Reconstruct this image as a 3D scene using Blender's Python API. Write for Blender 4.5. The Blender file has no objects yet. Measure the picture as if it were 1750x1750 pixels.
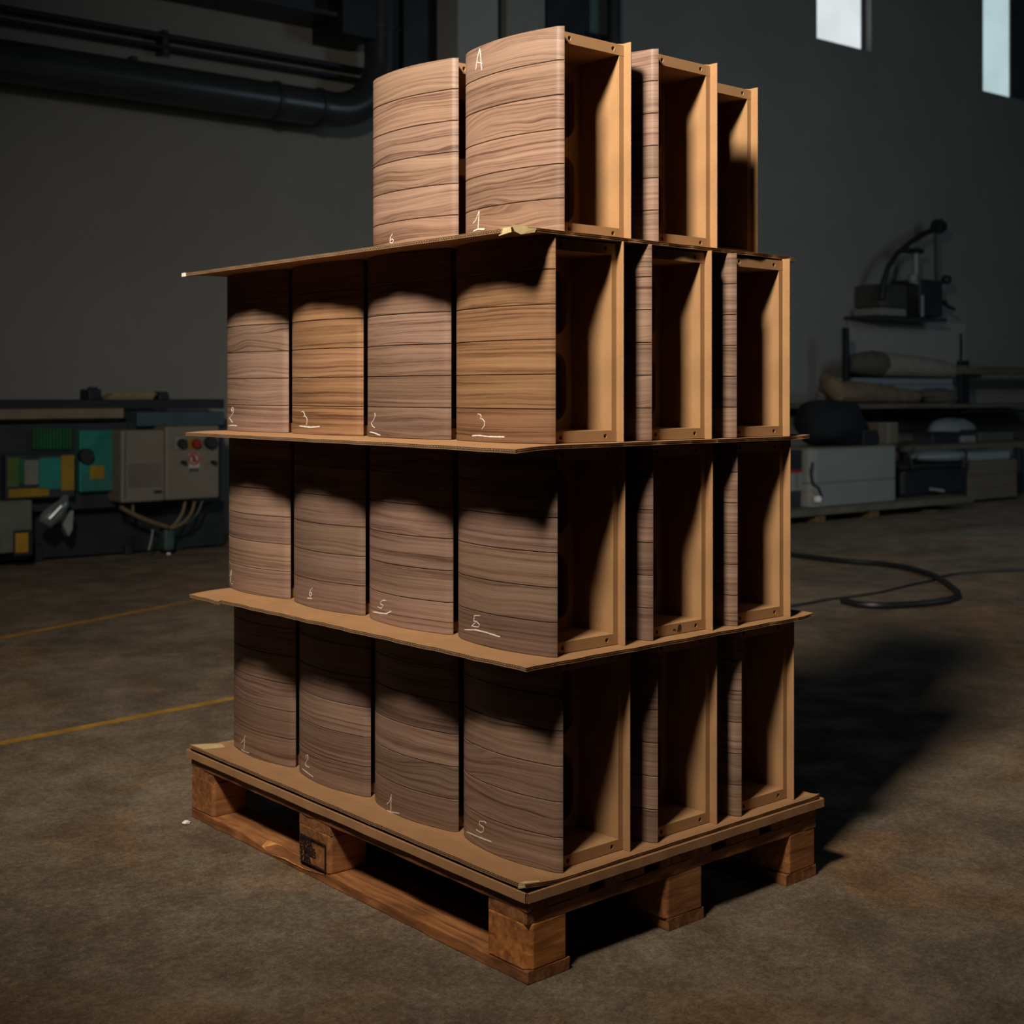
import bpy, math, random
from mathutils import Vector, Matrix
from math import sin, cos, pi, radians
random.seed(7)
sc = bpy.context.scene
col = sc.collection

# ------------------------------------------------------------------ camera (calibrated from the pallet and the stack)
F, HY, H, YAW, OX, OZ, CX = 2306.57, 670.38, 1.0028, .7112, .0256, 2.2799, 875.0
CY_, SY_ = cos(YAW), sin(YAW)
def c2w(X, Z):                       # camera-level ground coordinates -> world x (short pallet side), y (long side)
    dX, dZ = X - OX, Z - OZ
    return CY_*dX + SY_*dZ, -SY_*dX + CY_*dZ
cam = bpy.data.cameras.new('camera'); cam_o = bpy.data.objects.new('camera', cam); col.objects.link(cam_o)
cam.sensor_width = 36; cam.lens = F*36/1750; cam.shift_y = -(875-HY)/1750
cam.clip_start = .05; cam.clip_end = 200
CAMXY = c2w(0, 0)
cam_o.location = (CAMXY[0], CAMXY[1], H); cam_o.rotation_euler = (pi/2, 0, -YAW)
cam.dof.use_dof = True; cam.dof.focus_distance = 2.62; cam.dof.aperture_fstop = 5.6
sc.camera = cam_o

# ------------------------------------------------------------------ light
world = bpy.data.worlds.new('world'); sc.world = world; world.use_nodes = True
bg = world.node_tree.nodes['Background']; bg.inputs[0].default_value = (.62, .86, 1, 1); bg.inputs[1].default_value = .0028
def area(name, X, Z, z, tX, tZ, tz, size, power, color, sizey=None):
    l = bpy.data.lights.new(name, 'AREA'); l.energy = power; l.color = color; l.size = size
    if sizey: l.shape = 'RECTANGLE'; l.size_y = sizey
    o = bpy.data.objects.new(name, l); col.objects.link(o)
    p = Vector((*c2w(X, Z), z)); t = Vector((*c2w(tX, tZ), tz))
    o.location = p; o.rotation_euler = (t-p).to_track_quat('-Z', 'Y').to_euler()
    return o
key = area('key_lamp', -.744, .798, 3.0, -.22, 2.80, 1.98, .40, 62, (1, .895, .77)); key.data.spread = radians(88)
area('daylight_side', 6.0, 6.5, 3.0, 4.2, 13.0, 1.5, 1.6, 62, (.60, .84, 1), 2.4)
sc.view_settings.view_transform = 'Standard'; sc.view_settings.look = 'None'
sc.view_settings.exposure = 0; sc.view_settings.gamma = 1; sc.view_settings.use_curve_mapping = False

# ------------------------------------------------------------------ helpers
def px_ground(x, y, z=0.0):
    Z = F*(H-z)/(y-HY); return Vector((*c2w((x-CX)/F*Z, Z), z))
class MB:
    """collects primitives, build() links them as one mesh object"""
    def __init__(s): s.v = []; s.f = []; s.uv = {}
    def add(s, vs, fs):
        n = len(s.v); s.v += [tuple(p) for p in vs]; s.f += [tuple(i+n for i in q) for q in fs]; return n
    def box(s, x0, x1, y0, y1, z0, z1):
        s.add([(x0,y0,z0),(x1,y0,z0),(x1,y1,z0),(x0,y1,z0),(x0,y0,z1),(x1,y0,z1),(x1,y1,z1),(x0,y1,z1)],
              [(3,2,1,0),(4,5,6,7),(0,1,5,4),(1,2,6,5),(2,3,7,6),(3,0,4,7)]); return s
    def prism(s, poly, z0, z1):      # poly counter-clockwise in xy
        n = len(poly)
        s.add([(x,y,z0) for x,y in poly]+[(x,y,z1) for x,y in poly],
              [tuple(range(n-1,-1,-1)), tuple(range(n,2*n))]+[(i,(i+1)%n,n+(i+1)%n,n+i) for i in range(n)]); return s
    def tube(s, pts, r, n=10, cap=True, closed=False):
        pts = [Vector(p) for p in pts]; k = len(pts); rs = r if isinstance(r,(list,tuple)) else [r]*k
        base = len(s.v); up = Vector((0,0,1)); prev = None
        for i, p in enumerate(pts):
            t = (pts[min(i+1,k-1)]-pts[max(i-1,0)]).normalized()
            if prev is None:
                a = up if abs(t.z) < .9 else Vector((1,0,0)); nx = t.cross(a).normalized()
            else:
                nx = (prev - t*prev.dot(t)).normalized()
            prev = nx; ny = t.cross(nx)
            for j in range(n):
                an = 2*pi*j/n; s.v.append(tuple(p+(nx*cos(an)+ny*sin(an))*rs[i]))
        for i in range(k-1):
            for j in range(n):
                a = base+i*n+j; b = base+i*n+(j+1)%n; s.f.append((a,b,b+n,a+n))
        if cap:
            s.f.append(tuple(base+j for j in range(n-1,-1,-1))); s.f.append(tuple(base+(k-1)*n+j for j in range(n)))
        return s
    def lathe(s, prof, c=(0,0,0), n=20, axis='z'):   # prof: (r, h)
        base = len(s.v); k = len(prof)
        for r, h in prof:
            for j in range(n):
                an = 2*pi*j/n; x, y = r*cos(an), r*sin(an)
                p = (x,y,h) if axis=='z' else ((h,x,y) if axis=='x' else (y,h,x))
                s.v.append((p[0]+c[0],p[1]+c[1],p[2]+c[2]))
        for i in range(k-1):
            for j in range(n):
                a = base+i*n+j; b = base+i*n+(j+1)%n; s.f.append((a,b,b+n,a+n))
        s.f.append(tuple(base+j for j in range(n-1,-1,-1))); s.f.append(tuple(base+(k-1)*n+j for j in range(n)))
        return s
    def blob(s, c, rx, ry, rz, n=20, m=12, rough=.1, seed=0, flat=None, p=1.0):
        rnd = random.Random(seed); base = len(s.v)
        ph = [(rnd.uniform(0,6.28), rnd.uniform(1,3), rnd.uniform(1,3)) for _ in range(4)]
        for i in range(m+1):
            th = pi*i/m
            for j in range(n):
                a = 2*pi*j/n
                k = 1+rough*sum(sin(ph_+q*a+w*2*th) for ph_, q, w in [(b,round(q),w) for b,q,w in ph])/3
                st = sin(th)**p
                z = cos(th)*rz*k
                if flat is not None: z = max(z, -flat)
                s.v.append((c[0]+st*cos(a)*rx*k, c[1]+st*sin(a)*ry*k, c[2]+z))
        for i in range(m):
            for j in range(n):
                a = base+i*n+j; b = base+i*n+(j+1)%n; s.f.append((a,a+n,b+n,b))
        return s
    def mesh(s, name, mat, smooth=False, uvf=None):
        me = bpy.data.meshes.new(name); me.from_pydata(s.v, [], s.f); me.update()
        if mat: me.materials.append(mat)
        if uvf:
            ul = me.uv_layers.new(name='UVMap')
            for lp in me.loops: ul.data[lp.index].uv = uvf(s.v[lp.vertex_index], lp.vertex_index)
        if smooth:
            me.polygons.foreach_set('use_smooth', [True]*len(me.polygons))
            me.set_sharp_from_angle(angle=radians(38))
        return me
    def build(s, name, mat, parent=None, smooth=False, bevel=0, uvf=None):
        return put(name, s.mesh(name, mat, smooth, uvf), parent, bevel=bevel)
def put(name, me, parent=None, bevel=0, loc=None):
    o = bpy.data.objects.new(name, me); col.objects.link(o); o.parent = parent
    if loc is not None: o.location = loc
    if bevel:
        m = o.modifiers.new('bevel', 'BEVEL'); m.width = bevel; m.segments = 2; m.limit_method = 'ANGLE'
    return o
def tag(o, label, cat=None, group=None, kind=None):
    if label: o['label'] = label
    if cat: o['category'] = cat
    if group: o['group'] = group
    if kind: o['kind'] = kind
    return o
def empty(name, loc=(0,0,0), rz=0):
    o = bpy.data.objects.new(name, None); col.objects.link(o); o.empty_display_size = .1
    o.location = loc; o.rotation_euler = (0,0,rz); return o

# ------------------------------------------------------------------ materials
def mat_new(name):
    m = bpy.data.materials.new(name); m.use_nodes = True; nt = m.node_tree; b = nt.nodes['Principled BSDF']
    return m, nt, b
def N(nt, t, **k):
    n = nt.nodes.new(t)
    for a, v in k.items():
        if a in n.inputs: n.inputs[a].default_value = v
        else: setattr(n, a, v)
    return n
def L(nt, a, b): nt.links.new(a, b)
def ramp(nt, stops):
    r = nt.nodes.new('ShaderNodeValToRGB'); e = r.color_ramp.elements
    while len(e) < len(stops): e.new(.5)
    for i, (p, c) in enumerate(stops): e[i].position = p; e[i].color = (*c, 1)
    return r
def mathn(nt, op, a=None, b=None):
    n = nt.nodes.new('ShaderNodeMath'); n.operation = op
    for i, x in enumerate((a, b)):
        if x is None: continue
        if isinstance(x, (int, float)): n.inputs[i].default_value = x
        else: L(nt, x, n.inputs[i])
    return n.outputs[0]
def mul_col(nt, a, b, fac=1.0):
    n = nt.nodes.new('ShaderNodeMix'); n.data_type = 'RGBA'; n.blend_type = 'MULTIPLY'; n.inputs[0].default_value = fac
    L(nt, a, n.inputs[6]); L(nt, b, n.inputs[7]); return n.outputs[2]
def plain(name, rgb, rough=.6, metal=0, var=.25, scale=6, bump=0.0, spec=.4):
    m, nt, b = mat_new(name); b.inputs['Roughness'].default_value = rough; b.inputs['Metallic'].default_value = metal
    b.inputs['Specular IOR Level'].default_value = spec
    tc = N(nt, 'ShaderNodeTexCoord'); n = N(nt, 'ShaderNodeTexNoise', Scale=scale, Detail=6.0, Roughness=.6); L(nt, tc.outputs['Object'], n.inputs['Vector'])
    r = ramp(nt, [(.3, tuple(c*(1-var) for c in rgb)), (.7, tuple(min(1, c*(1+var)) for c in rgb))])
    L(nt, n.outputs['Fac'], r.inputs[0]); L(nt, r.outputs[0], b.inputs['Base Color'])
    if bump:
        bp = N(nt, 'ShaderNodeBump', Strength=bump, Distance=.01); L(nt, n.outputs['Fac'], bp.inputs['Height']); L(nt, bp.outputs[0], b.inputs['Normal'])
    return m
def emit(name, rgb, s):
    m, nt, b = mat_new(name); b.inputs['Base Color'].default_value = (0,0,0,1)
    tc = N(nt, 'ShaderNodeTexCoord'); n = N(nt, 'ShaderNodeTexNoise', Scale=1.6, Detail=3.0); L(nt, tc.outputs['Object'], n.inputs['Vector'])
    r = ramp(nt, [(.3, tuple(c*.86 for c in rgb)), (.65, rgb)]); L(nt, n.outputs['Fac'], r.inputs[0])
    L(nt, r.outputs[0], b.inputs['Emission Color']); b.inputs['Emission Strength'].default_value = s
    return m

def walnut_mat():
    m, nt, b = mat_new('walnut'); uv = N(nt, 'ShaderNodeUVMap'); oi = N(nt, 'ShaderNodeObjectInfo')
    sep = N(nt, 'ShaderNodeSeparateXYZ'); L(nt, uv.outputs[0], sep.inputs[0])
    rnd = oi.outputs['Random']
    off = mathn(nt, 'MULTIPLY', rnd, 91.7)
    # slow figure bends the grain lines; a few planks get a cathedral figure
    amp = mathn(nt, 'ADD', mathn(nt, 'MULTIPLY', mathn(nt, 'POWER', mathn(nt, 'FRACT', mathn(nt, 'MULTIPLY', rnd, 13.7)), 3.0), .017), .0018)
    cmb = N(nt, 'ShaderNodeCombineXYZ'); L(nt, mathn(nt, 'MULTIPLY', sep.outputs[0], 4.6), cmb.inputs[0])
    L(nt, mathn(nt, 'MULTIPLY', sep.outputs[1], 13.0), cmb.inputs[1]); L(nt, off, cmb.inputs[2])
    n1 = N(nt, 'ShaderNodeTexNoise', Scale=1.0, Detail=1.5, Roughness=.45); L(nt, cmb.outputs[0], n1.inputs['Vector'])
    warp = mathn(nt, 'ADD', sep.outputs[1], mathn(nt, 'MULTIPLY', mathn(nt, 'SUBTRACT', n1.outputs['Fac'], .5), mathn(nt, 'MULTIPLY', amp, 4.0)))
    def streak(zs_, xs_, o_, det):
        c = N(nt, 'ShaderNodeCombineXYZ'); L(nt, mathn(nt, 'MULTIPLY', sep.outputs[0], xs_), c.inputs[0]); L(nt, mathn(nt, 'MULTIPLY', warp, zs_), c.inputs[1]); L(nt, mathn(nt, 'ADD', off, o_), c.inputs[2])
        n = N(nt, 'ShaderNodeTexNoise', Scale=1.0, Detail=det, Roughness=.55); L(nt, c.outputs[0], n.inputs['Vector']); return n
    broad, band, fine_, n2 = streak(34.0, 1.6, 3.0, 2.0), streak(190.0, 1.3, 11.0, 2.0), streak(430.0, 3.5, 23.0, 2.0), streak(950.0, 26.0, 31.0, 2.0)
    t = mathn(nt, 'ADD', mathn(nt, 'ADD', mathn(nt, 'MULTIPLY', broad.outputs['Fac'], .28), mathn(nt, 'MULTIPLY', band.outputs['Fac'], .40)), mathn(nt, 'ADD', mathn(nt, 'MULTIPLY', fine_.outputs['Fac'], .24), mathn(nt, 'MULTIPLY', n2.outputs['Fac'], .16)))
    r = ramp(nt, [(.40, (.30, .225, .20)), (.52, (.80, .745, .715)), (.66, (1.13, 1.11, 1.08))]); L(nt, t, r.inputs[0])
    tone = mathn(nt, 'ADD', mathn(nt, 'MULTIPLY', mathn(nt, 'FRACT', mathn(nt, 'MULTIPLY', rnd, 7.3)), .34), .80)
    vm = N(nt, 'ShaderNodeVectorMath', operation='SCALE'); L(nt, oi.outputs['Color'], vm.inputs[0]); L(nt, tone, vm.inputs['Scale'])
    L(nt, mul_col(nt, r.outputs[0], vm.outputs[0]), b.inputs['Base Color'])
    b.inputs['Roughness'].default_value = .40; b.inputs['Specular IOR Level'].default_value = .42
    bp = N(nt, 'ShaderNodeBump', Strength=.10, Distance=.001); L(nt, n2.outputs['Fac'], bp.inputs['Height']); L(nt, bp.outputs[0], b.inputs['Normal'])
    return m
def mdf_mat(name='mdf', rgb=(.355, .197, .086)):
    m, nt, b = mat_new(name); tc = N(nt, 'ShaderNodeTexCoord')
    n = N(nt, 'ShaderNodeTexNoise', Scale=520.0, Detail=3.0); L(nt, tc.outputs['Object'], n.inputs['Vector'])
    n2 = N(nt, 'ShaderNodeTexNoise', Scale=14.0, Detail=4.0); L(nt, tc.outputs['Object'], n2.inputs['Vector'])
    r = ramp(nt, [(.32, tuple(c*.80 for c in rgb)), (.68, tuple(c*1.14 for c in rgb))]); L(nt, mathn(nt, 'ADD', mathn(nt, 'MULTIPLY', n.outputs['Fac'], .5), mathn(nt, 'MULTIPLY', n2.outputs['Fac'], .5)), r.inputs[0])
    L(nt, r.outputs[0], b.inputs['Base Color']); b.inputs['Roughness'].default_value = .72; b.inputs['Specular IOR Level'].default_value = .25
    return m
def pallet_mat():
    m, nt, b = mat_new('pallet_wood'); tc = N(nt, 'ShaderNodeTexCoord'); oi = N(nt, 'ShaderNodeObjectInfo')
    mp = N(nt, 'ShaderNodeMapping'); mp.inputs['Scale'].default_value = (6, 60, 60); L(nt, tc.outputs['Object'], mp.inputs[0])
    ad = N(nt, 'ShaderNodeVectorMath', operation='ADD'); L(nt, mp.outputs[0], ad.inputs[0])
    cb = N(nt, 'ShaderNodeCombineXYZ'); L(nt, mathn(nt, 'MULTIPLY', oi.outputs['Random'], 63.0), cb.inputs[0]); L(nt, cb.outputs[0], ad.inputs[1])
    n = N(nt, 'ShaderNodeTexNoise', Scale=1.0, Detail=5.0, Roughness=.62, Distortion=.6); L(nt, ad.outputs[0], n.inputs['Vector'])
    r = ramp(nt, [(.28, (.10, .034, .010)), (.5, (.29, .115, .034)), (.74, (.46, .215, .07))]); L(nt, n.outputs['Fac'], r.inputs[0])
    n2 = N(nt, 'ShaderNodeTexNoise', Scale=9.0, Detail=4.0); L(nt, tc.outputs['Object'], n2.inputs['Vector'])
    r2 = ramp(nt, [(.3, (.55, .5, .46)), (.62, (1, 1, 1))]); L(nt, n2.outputs['Fac'], r2.inputs[0])
    L(nt, mul_col(nt, mul_col(nt, r.outputs[0], r2.outputs[0]), oi.outputs['Color']), b.inputs['Base Color']); b.inputs['Roughness'].default_value = .75
    bp = N(nt, 'ShaderNodeBump', Strength=.5, Distance=.002); L(nt, n.outputs['Fac'], bp.inputs['Height']); L(nt, bp.outputs[0], b.inputs['Normal'])
    return m
def floor_mat():
    m, nt, b = mat_new('concrete_floor'); tc = N(nt, 'ShaderNodeTexCoord'); o = tc.outputs['Object']
    def noise(s, d, ro=.6, dist=0.0):
        n = N(nt, 'ShaderNodeTexNoise', Scale=s, Detail=d, Roughness=ro, Distortion=dist); L(nt, o, n.inputs['Vector']); return n.outputs['Fac']
    big, mid, fine, grit = noise(.9, 6.0, .65, .6), noise(5.5, 7.0, .7, .3), noise(60.0, 5.0, .75), noise(190.0, 3.0)
    s = mathn(nt, 'ADD', mathn(nt, 'ADD', mathn(nt, 'MULTIPLY', big, .30), mathn(nt, 'MULTIPLY', mid, .28)), mathn(nt, 'ADD', mathn(nt, 'MULTIPLY', fine, .34), mathn(nt, 'MULTIPLY', grit, .26)))
    r = ramp(nt, [(.42, (.034, .023, .014)), (.57, (.125, .094, .064)), (.70, (.26, .20, .135))]); L(nt, s, r.inputs[0])
    rust = ramp(nt, [(.50, (1, 1, 1)), (.66, (1.18, .93, .68))]); L(nt, noise(1.7, 4.0, .6, .8), rust.inputs[0])
    sp = N(nt, 'ShaderNodeTexVoronoi', Scale=16.0); L(nt, o, sp.inputs['Vector'])
    spots = ramp(nt, [(.035, (.35, .33, .30)), (.10, (1, 1, 1))]); L(nt, mathn(nt, 'ADD', sp.outputs['Distance'], mathn(nt, 'MULTIPLY', mid, .12)), spots.inputs[0])
    L(nt, mul_col(nt, mul_col(nt, r.outputs[0], rust.outputs[0]), spots.outputs[0], .8), b.inputs['Base Color'])
    rr = ramp(nt, [(.4, (.48,)*3), (.7, (.78,)*3)]); L(nt, mid, rr.inputs[0]); L(nt, rr.outputs[0], b.inputs['Roughness'])
    bp = N(nt, 'ShaderNodeBump', Strength=.35, Distance=.004); L(nt, mathn(nt, 'ADD', fine, mid), bp.inputs['Height']); L(nt, bp.outputs[0], b.inputs['Normal'])
    return m
WALNUT = walnut_mat(); MDF = mdf_mat()
CARD = mdf_mat('cardboard', (.330, .176, .079))
FLUTE = plain('cardboard_cut_edge', (.42, .28, .165), .8, var=.12, scale=40)
FLUTE_SHADE = plain('shaded_fluting_paper', (.075, .050, .030), .9, var=.15, scale=40)  # shade inside the open flutes put into the paper colour
PALLET = pallet_mat(); FLOOR = floor_mat()
CHALK = plain('chalk', (.70, .62, .55), .9, var=.08, scale=300)
INK = plain('ink', (.012, .010, .010), .6, var=.1)
TAPE = plain('masking_tape', (.56, .43, .21), .6, var=.12, scale=60)
TAPEDARK = plain('brown_packing_tape', (.10, .065, .035), .35, var=.2, scale=60)
WALL = plain('wall_paint', (.205, .199, .178), .85, var=.10, scale=.7, bump=.05)
WALLB = plain('pillar_paint', (.33, .335, .325), .8, var=.06, scale=2)
DARKM = plain('dark_metal', (.022, .027, .032), .45, var=.3, scale=4)
BLACKP = plain('black_plastic', (.012, .014, .017), .5, var=.3, scale=8)
STEEL = plain('bright_steel', (0.33, 0.342, 0.348), .3, 1, var=.1)
GREYM = plain('grey_metal', (.20, .21, .20), .5, var=.15)
BEIGE = plain('beige_enamel', (0.1596, 0.1406, 0.1064), .5, var=.08, scale=3)
YLINE = plain('floor_line_paint', (0.3196, 0.1666, 0.0238), .7, var=.35, scale=14)
HOSE = plain('hose_rubber', (.010, .011, .012), .45, var=.2)
PAPER = plain('white_paper', (.8, .78, .72), .8, var=.05)

# ------------------------------------------------------------------ room: back wall frame (xr along the wall, yr towards it)
AX, AZ = sin(radians(51.74)), cos(radians(51.74))
WO = (-2.32, 9.3)
RZ = math.atan2(-SY_*AX + CY_*AZ, CY_*AX + SY_*AZ)
WORG = Vector((*c2w(*WO), 0))
def rt(px, d):                       # position along the wall plane (d metres in front of it) under pixel column px -> t, camera depth
    k = (px-CX)/F; bX, bZ = -AZ, AX
    X0, Z0 = WO[0]-bX*d, WO[1]-bZ*d
    t = (k*Z0-X0)/(AX-k*AZ); return t, Z0+AZ*t
def rp(px, py, d):
    t, Z = rt(px, d); return Vector((t, -d, H+(HY-py)/F*Z))
RM = Matrix.Translation(WORG) @ Matrix.Rotation(RZ, 4, 'Z')
def rootr(name, p):                  # Empty in room frame; children are meshed in coordinates relative to p
    o = empty(name, RM @ Vector(p), RZ); return o
def struct(o, label=None): o['kind'] = 'structure'; return o

# floor
m = MB(); m.add([(-30,-20,0),(30,-20,0),(30,40,0),(-30,40,0)], [(0,1,2,3)])
fl = struct(m.build('floor', FLOOR)); tag(fl, 'worn brown-grey concrete workshop floor', 'floor')

# back wall with the two high window openings
wins = []
for (xl, xr_, yb, hh) in ((1396, 1489, 65, 1.7), (1680, 1775, 155, 1.9)):
    p = rp(xl, yb, 0); q = rp(xr_, yb, 0); wins.append((p.x, q.x, p.z, p.z+hh))
T0, T1, ZT, WTH = -14.0, 26.0, 8.5, .30
m = MB()
xs = [T0, wins[0][0], wins[0][1], wins[1][0], wins[1][1], T1]
for i in range(5):
    h = {1: wins[0], 3: wins[1]}.get(i)
    if h:
        m.box(xs[i], xs[i+1], 0, WTH, 0, h[2]); m.box(xs[i], xs[i+1], 0, WTH, h[3], ZT)
    else: m.box(xs[i], xs[i+1], 0, WTH, 0, ZT)
wb = struct(m.build('wall_back', WALL)); wb.matrix_world = RM; tag(wb, 'dim grey painted wall at the back of the workshop', 'wall')
PANE = emit('window_daylight', (.80, .86, .88), .95); PANE2 = emit('window_daylight_teal', (.50, .66, .69), .95)
FRAME = plain('window_frame_paint', (.05, .055, .06), .5)
for k, (a, b_, z0, z1) in enumerate(wins):
    r = rootr('window_%d' % (k+1), (a, 0, z0)); struct(r)
    tag(r, ['high frosted window shining white above the wall-mounted tool', 'high pale teal window at the right edge of the picture'][k], 'window')
    w = b_-a
    MB().box(.02, w-(.03, .42)[k], .10, .11, .02, z1-z0-.02).build('pane', PANE if k == 0 else PANE2, r)
    fw = (.045, .47)[k]; fr = MB(); fr.box(0, .015, .095, .13, 0, z1-z0); fr.box(w-fw, w, .08, .13, 0, z1-z0); fr.box(.015, w-fw, .095, .13, 0, .012); fr.box(.015, w-fw, .095, .13, z1-z0-.03, z1-z0)
    fr.build('window_frame', FRAME, r)

# pillars, dark doorway and drop pipe behind the top of the stack
def wall_box(name, mat, xl, xr_, d, th, z0, z1, label, cat, bevel=.01):
    a, b_ = rt(xl, d)[0], rt(xr_, d)[0]; r = rootr(name, (a, -d, z0))
    return r, b_-a, z1-z0
t0 = rt(783, .38)[0]; t1 = rt(852, .38)[0]
o = MB().box(0, t1-t0, 0, .375, 0, 8).build('trim_1', WALLB, bevel=.01); o.matrix_world = RM @ Matrix.Translation((t0, -.38, 0)); struct(o); tag(o, 'pale grey square pillar behind the top of the stack', 'pillar')
t0 = rt(866, .22)[0]; t1 = rt(932, .22)[0]
o = MB().box(0, t1-t0, 0, .215, 0, 8).build('trim_2', plain('pillar_shade', (.27,.27,.235), .8, var=.08), bevel=.01); o.matrix_world = RM @ Matrix.Translation((t0, -.22, 0)); struct(o); tag(o, 'narrow olive-grey pilaster beside the pale pillar', 'pillar')
t0 = rt(934, .06)[0]; t1 = rt(1052, .06)[0]; W = t1-t0
r = rootr('door_1', (t0, -.06, 0)); struct(r); tag(r, 'tall dark sliding door with a blue-grey glazed strip', 'door')
MB().box(0, W*.62, 0, .05, 0, 6).build('leaf', DARKM, r)
MB().box(W*.62, W, .02, .05, 0, 6).build('pane', plain('dull_glass', (.11, .16, .17), .15, var=.3, scale=2), r)
mm = MB(); z = rp(1030, 62, .1).z
mm.box(W*.55, W, -.015, .0, z-.02, z+.02).build('rail', BLACKP, r)
t0 = rt(1052, .25)[0]; t1 = rt(1070, .25)[0]
r = rootr('downpipe', ((t0+t1)/2, -.16, 0)); tag(r, 'black drop pipe running up the wall right of the dark door', 'pipe')
MB().lathe([((t1-t0)/2*.95, 0), ((t1-t0)/2*.95, 8)], n=16).build('pipe', DARKM, r, True)
for z in (1.5, 4.0, 6.5): MB().box(-.03, .03, 0, .158, z, z+.04).build('bracket', DARKM, r)
t0 = rt(690, .12)[0]; t1 = rt(781, .12)[0]
r = rootr('cable_trunking', (t0, -.12, 0)); tag(r, 'wide black vertical trunking left of the pale pillar', 'trunking')
MB().box(0, (t1-t0)*.47, 0, .115, 0, 8).build('cover', DARKM, r, bevel=.01); MB().box((t1-t0)*.5, t1-t0, .02, .115, 0, 8).build('cover', BLACKP, r, bevel=.01)

# extraction duct: horizontal run, elbow, riser; two conduits; overhead beam
D = .32
pa, pb = rp(0, 106, D), rp(652, 197, D)
def duct_y(t): return pa.z + (pb.z-pa.z)*0
zc = (pa.z+pb.z)/2
R = .128; xe = pb.x; r = rootr('extraction_duct', (xe, -D, zc)); tag(r, 'fat dark extraction duct along the wall turning up into a riser', 'duct')
pts = [(-9, 0, 0), (-.42, 0, 0)] + [(-.42+.42*sin(a), 0, .42-.42*cos(a)) for a in [i*pi/2/10 for i in range(1, 11)]] + [(0, 0, 5)]
MB().tube(pts, R, 20).build('duct', plain('duct_paint', (.030, .036, .038), .32, var=.25, scale=3), r, True)
for x in (-.55, -.9, -3.2, -6): MB().tube([(x, 0, 0), (x+.03, 0, 0)], R+.012, 20).build('joint_ring', DARKM, r, True)
for z in (.62, .95): MB().tube([(0, 0, z), (0, 0, z+.03)], R+.012, 20).build('joint_ring', DARKM, r, True)
for x in (-1.9, -4.5): MB().box(x-.02, x+.02, 0, D-.002, R-.01, R+.03).build('bracket', DARKM, r)
for i, (ya, yb, lab) in enumerate(((11, 121, 'upper of two thin black conduits above the extraction duct'), (34, 137, 'lower of two thin black conduits above the extraction duct'))):
    d = .12; p = rp(0, ya, d); q = rp(617, yb, d); zz = (p.z+q.z)/2
    r = rootr('conduit', (q.x, -d, zz)); tag(r, lab, 'pipe', 'conduits on the back wall')
    MB().tube([(-9, 0, 0), (0.12, 0, 0)], .020 if i == 0 else .016, 10).build('pipe', BLACKP, r, True)
    for x in (-1.55, -4.2): MB().box(x-.02, x+.02, -.01, d-.002, -.04, .04).build('bracket', DARKM, r)
d = .4; q = rp(560, 30, d); r = rootr('overhead_beam', (q.x, -d, q.z)); tag(r, 'dark steel beam high on the wall at the upper left', 'beam')
mm = MB(); mm.box(-9, .1, 0, .39, .02, .05); mm.box(-9, .1, .17, .22, .05, .30); mm.box(-9, .1, 0, .39, .30, .33); mm.build('beam', DARKM, r)
MB().box(.1, .38, -.04, .39, -.10, .36).build('end_plate', BLACKP, r)

# ------------------------------------------------------------------ pallet
pal = empty('wooden_pallet'); tag(pal, 'battered orange-brown wooden pallet carrying the whole stack', 'pallet')
def plank_obj(name, lx, ly, lz, cx, cy, cz, alongy=False, tint=(1,1,1), jit=.0015, chip=None, seed=0, bevel=.002):
    rnd = random.Random(seed); n = max(2, int(lx/.03)); m = MB(); ring = []
    for i in range(n+1):
        x = -lx/2+lx*i/n
        j = lambda: rnd.uniform(-jit, jit)
        c = 0
        if chip: c = chip(x)
        ring.append(len(m.v))
        # cross-section: y-,z- ; y+,z- ; y+,z+ ; y-(+c),z+ ; y-,z+(-c)
        m.v += [(x, -ly/2+j(), -lz/2+j()*.3), (x, ly/2+j(), -lz/2+j()*.3), (x, ly/2+j(), lz/2+j()*.3), (x, -ly/2+max(c, .001)+j()*.5, lz/2+j()*.3), (x, -ly/2+j(), lz/2-max(c*.75, .001)+j()*.3)]
    for a, b_ in zip(ring, ring[1:]):
        for k in range(5): m.f.append((a+k, a+(k+1) % 5, b_+(k+1) % 5, b_+k))
    m.f.append(tuple(ring[0]+k for k in (4,3,2,1,0))); m.f.append(tuple(ring[-1]+k for k in range(5)))
    for i, q in enumerate(m.f): m.f[i] = q[::-1]
    o = m.build(name, PALLET, pal, bevel=bevel); o.location = (cx, cy, cz)
    if alongy: o.rotation_euler = (0, 0, -pi/2)   # local x -> -y, local y- -> x-
    o.color = (*tint, 1); return o
PB = .022
def chip1(x):   # local x runs towards -y; splintered edge between u .66 and .93
    u = .6-x
    return .016*max(0, 1-abs((u-.83)/.13)) + .010*max(0, 1-abs((u-.70)/.08)) + .003
for k, (x0, w, lo, hi) in enumerate(((0.0, .10, 0, 1.2), (.35, .10, .0, 1.2), (.70, .10, 0, 1.2))):
    plank_obj('bottom_board', hi-lo, w, PB, x0+w/2, (lo+hi)/2, PB/2+.0005, True, ((1.0,.93,.86), (.85,.8,.75), (.95,.9,.8))[k], chip=chip1 if k == 0 else None, seed=k)
m = MB(); K = 26; pr = None
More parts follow.
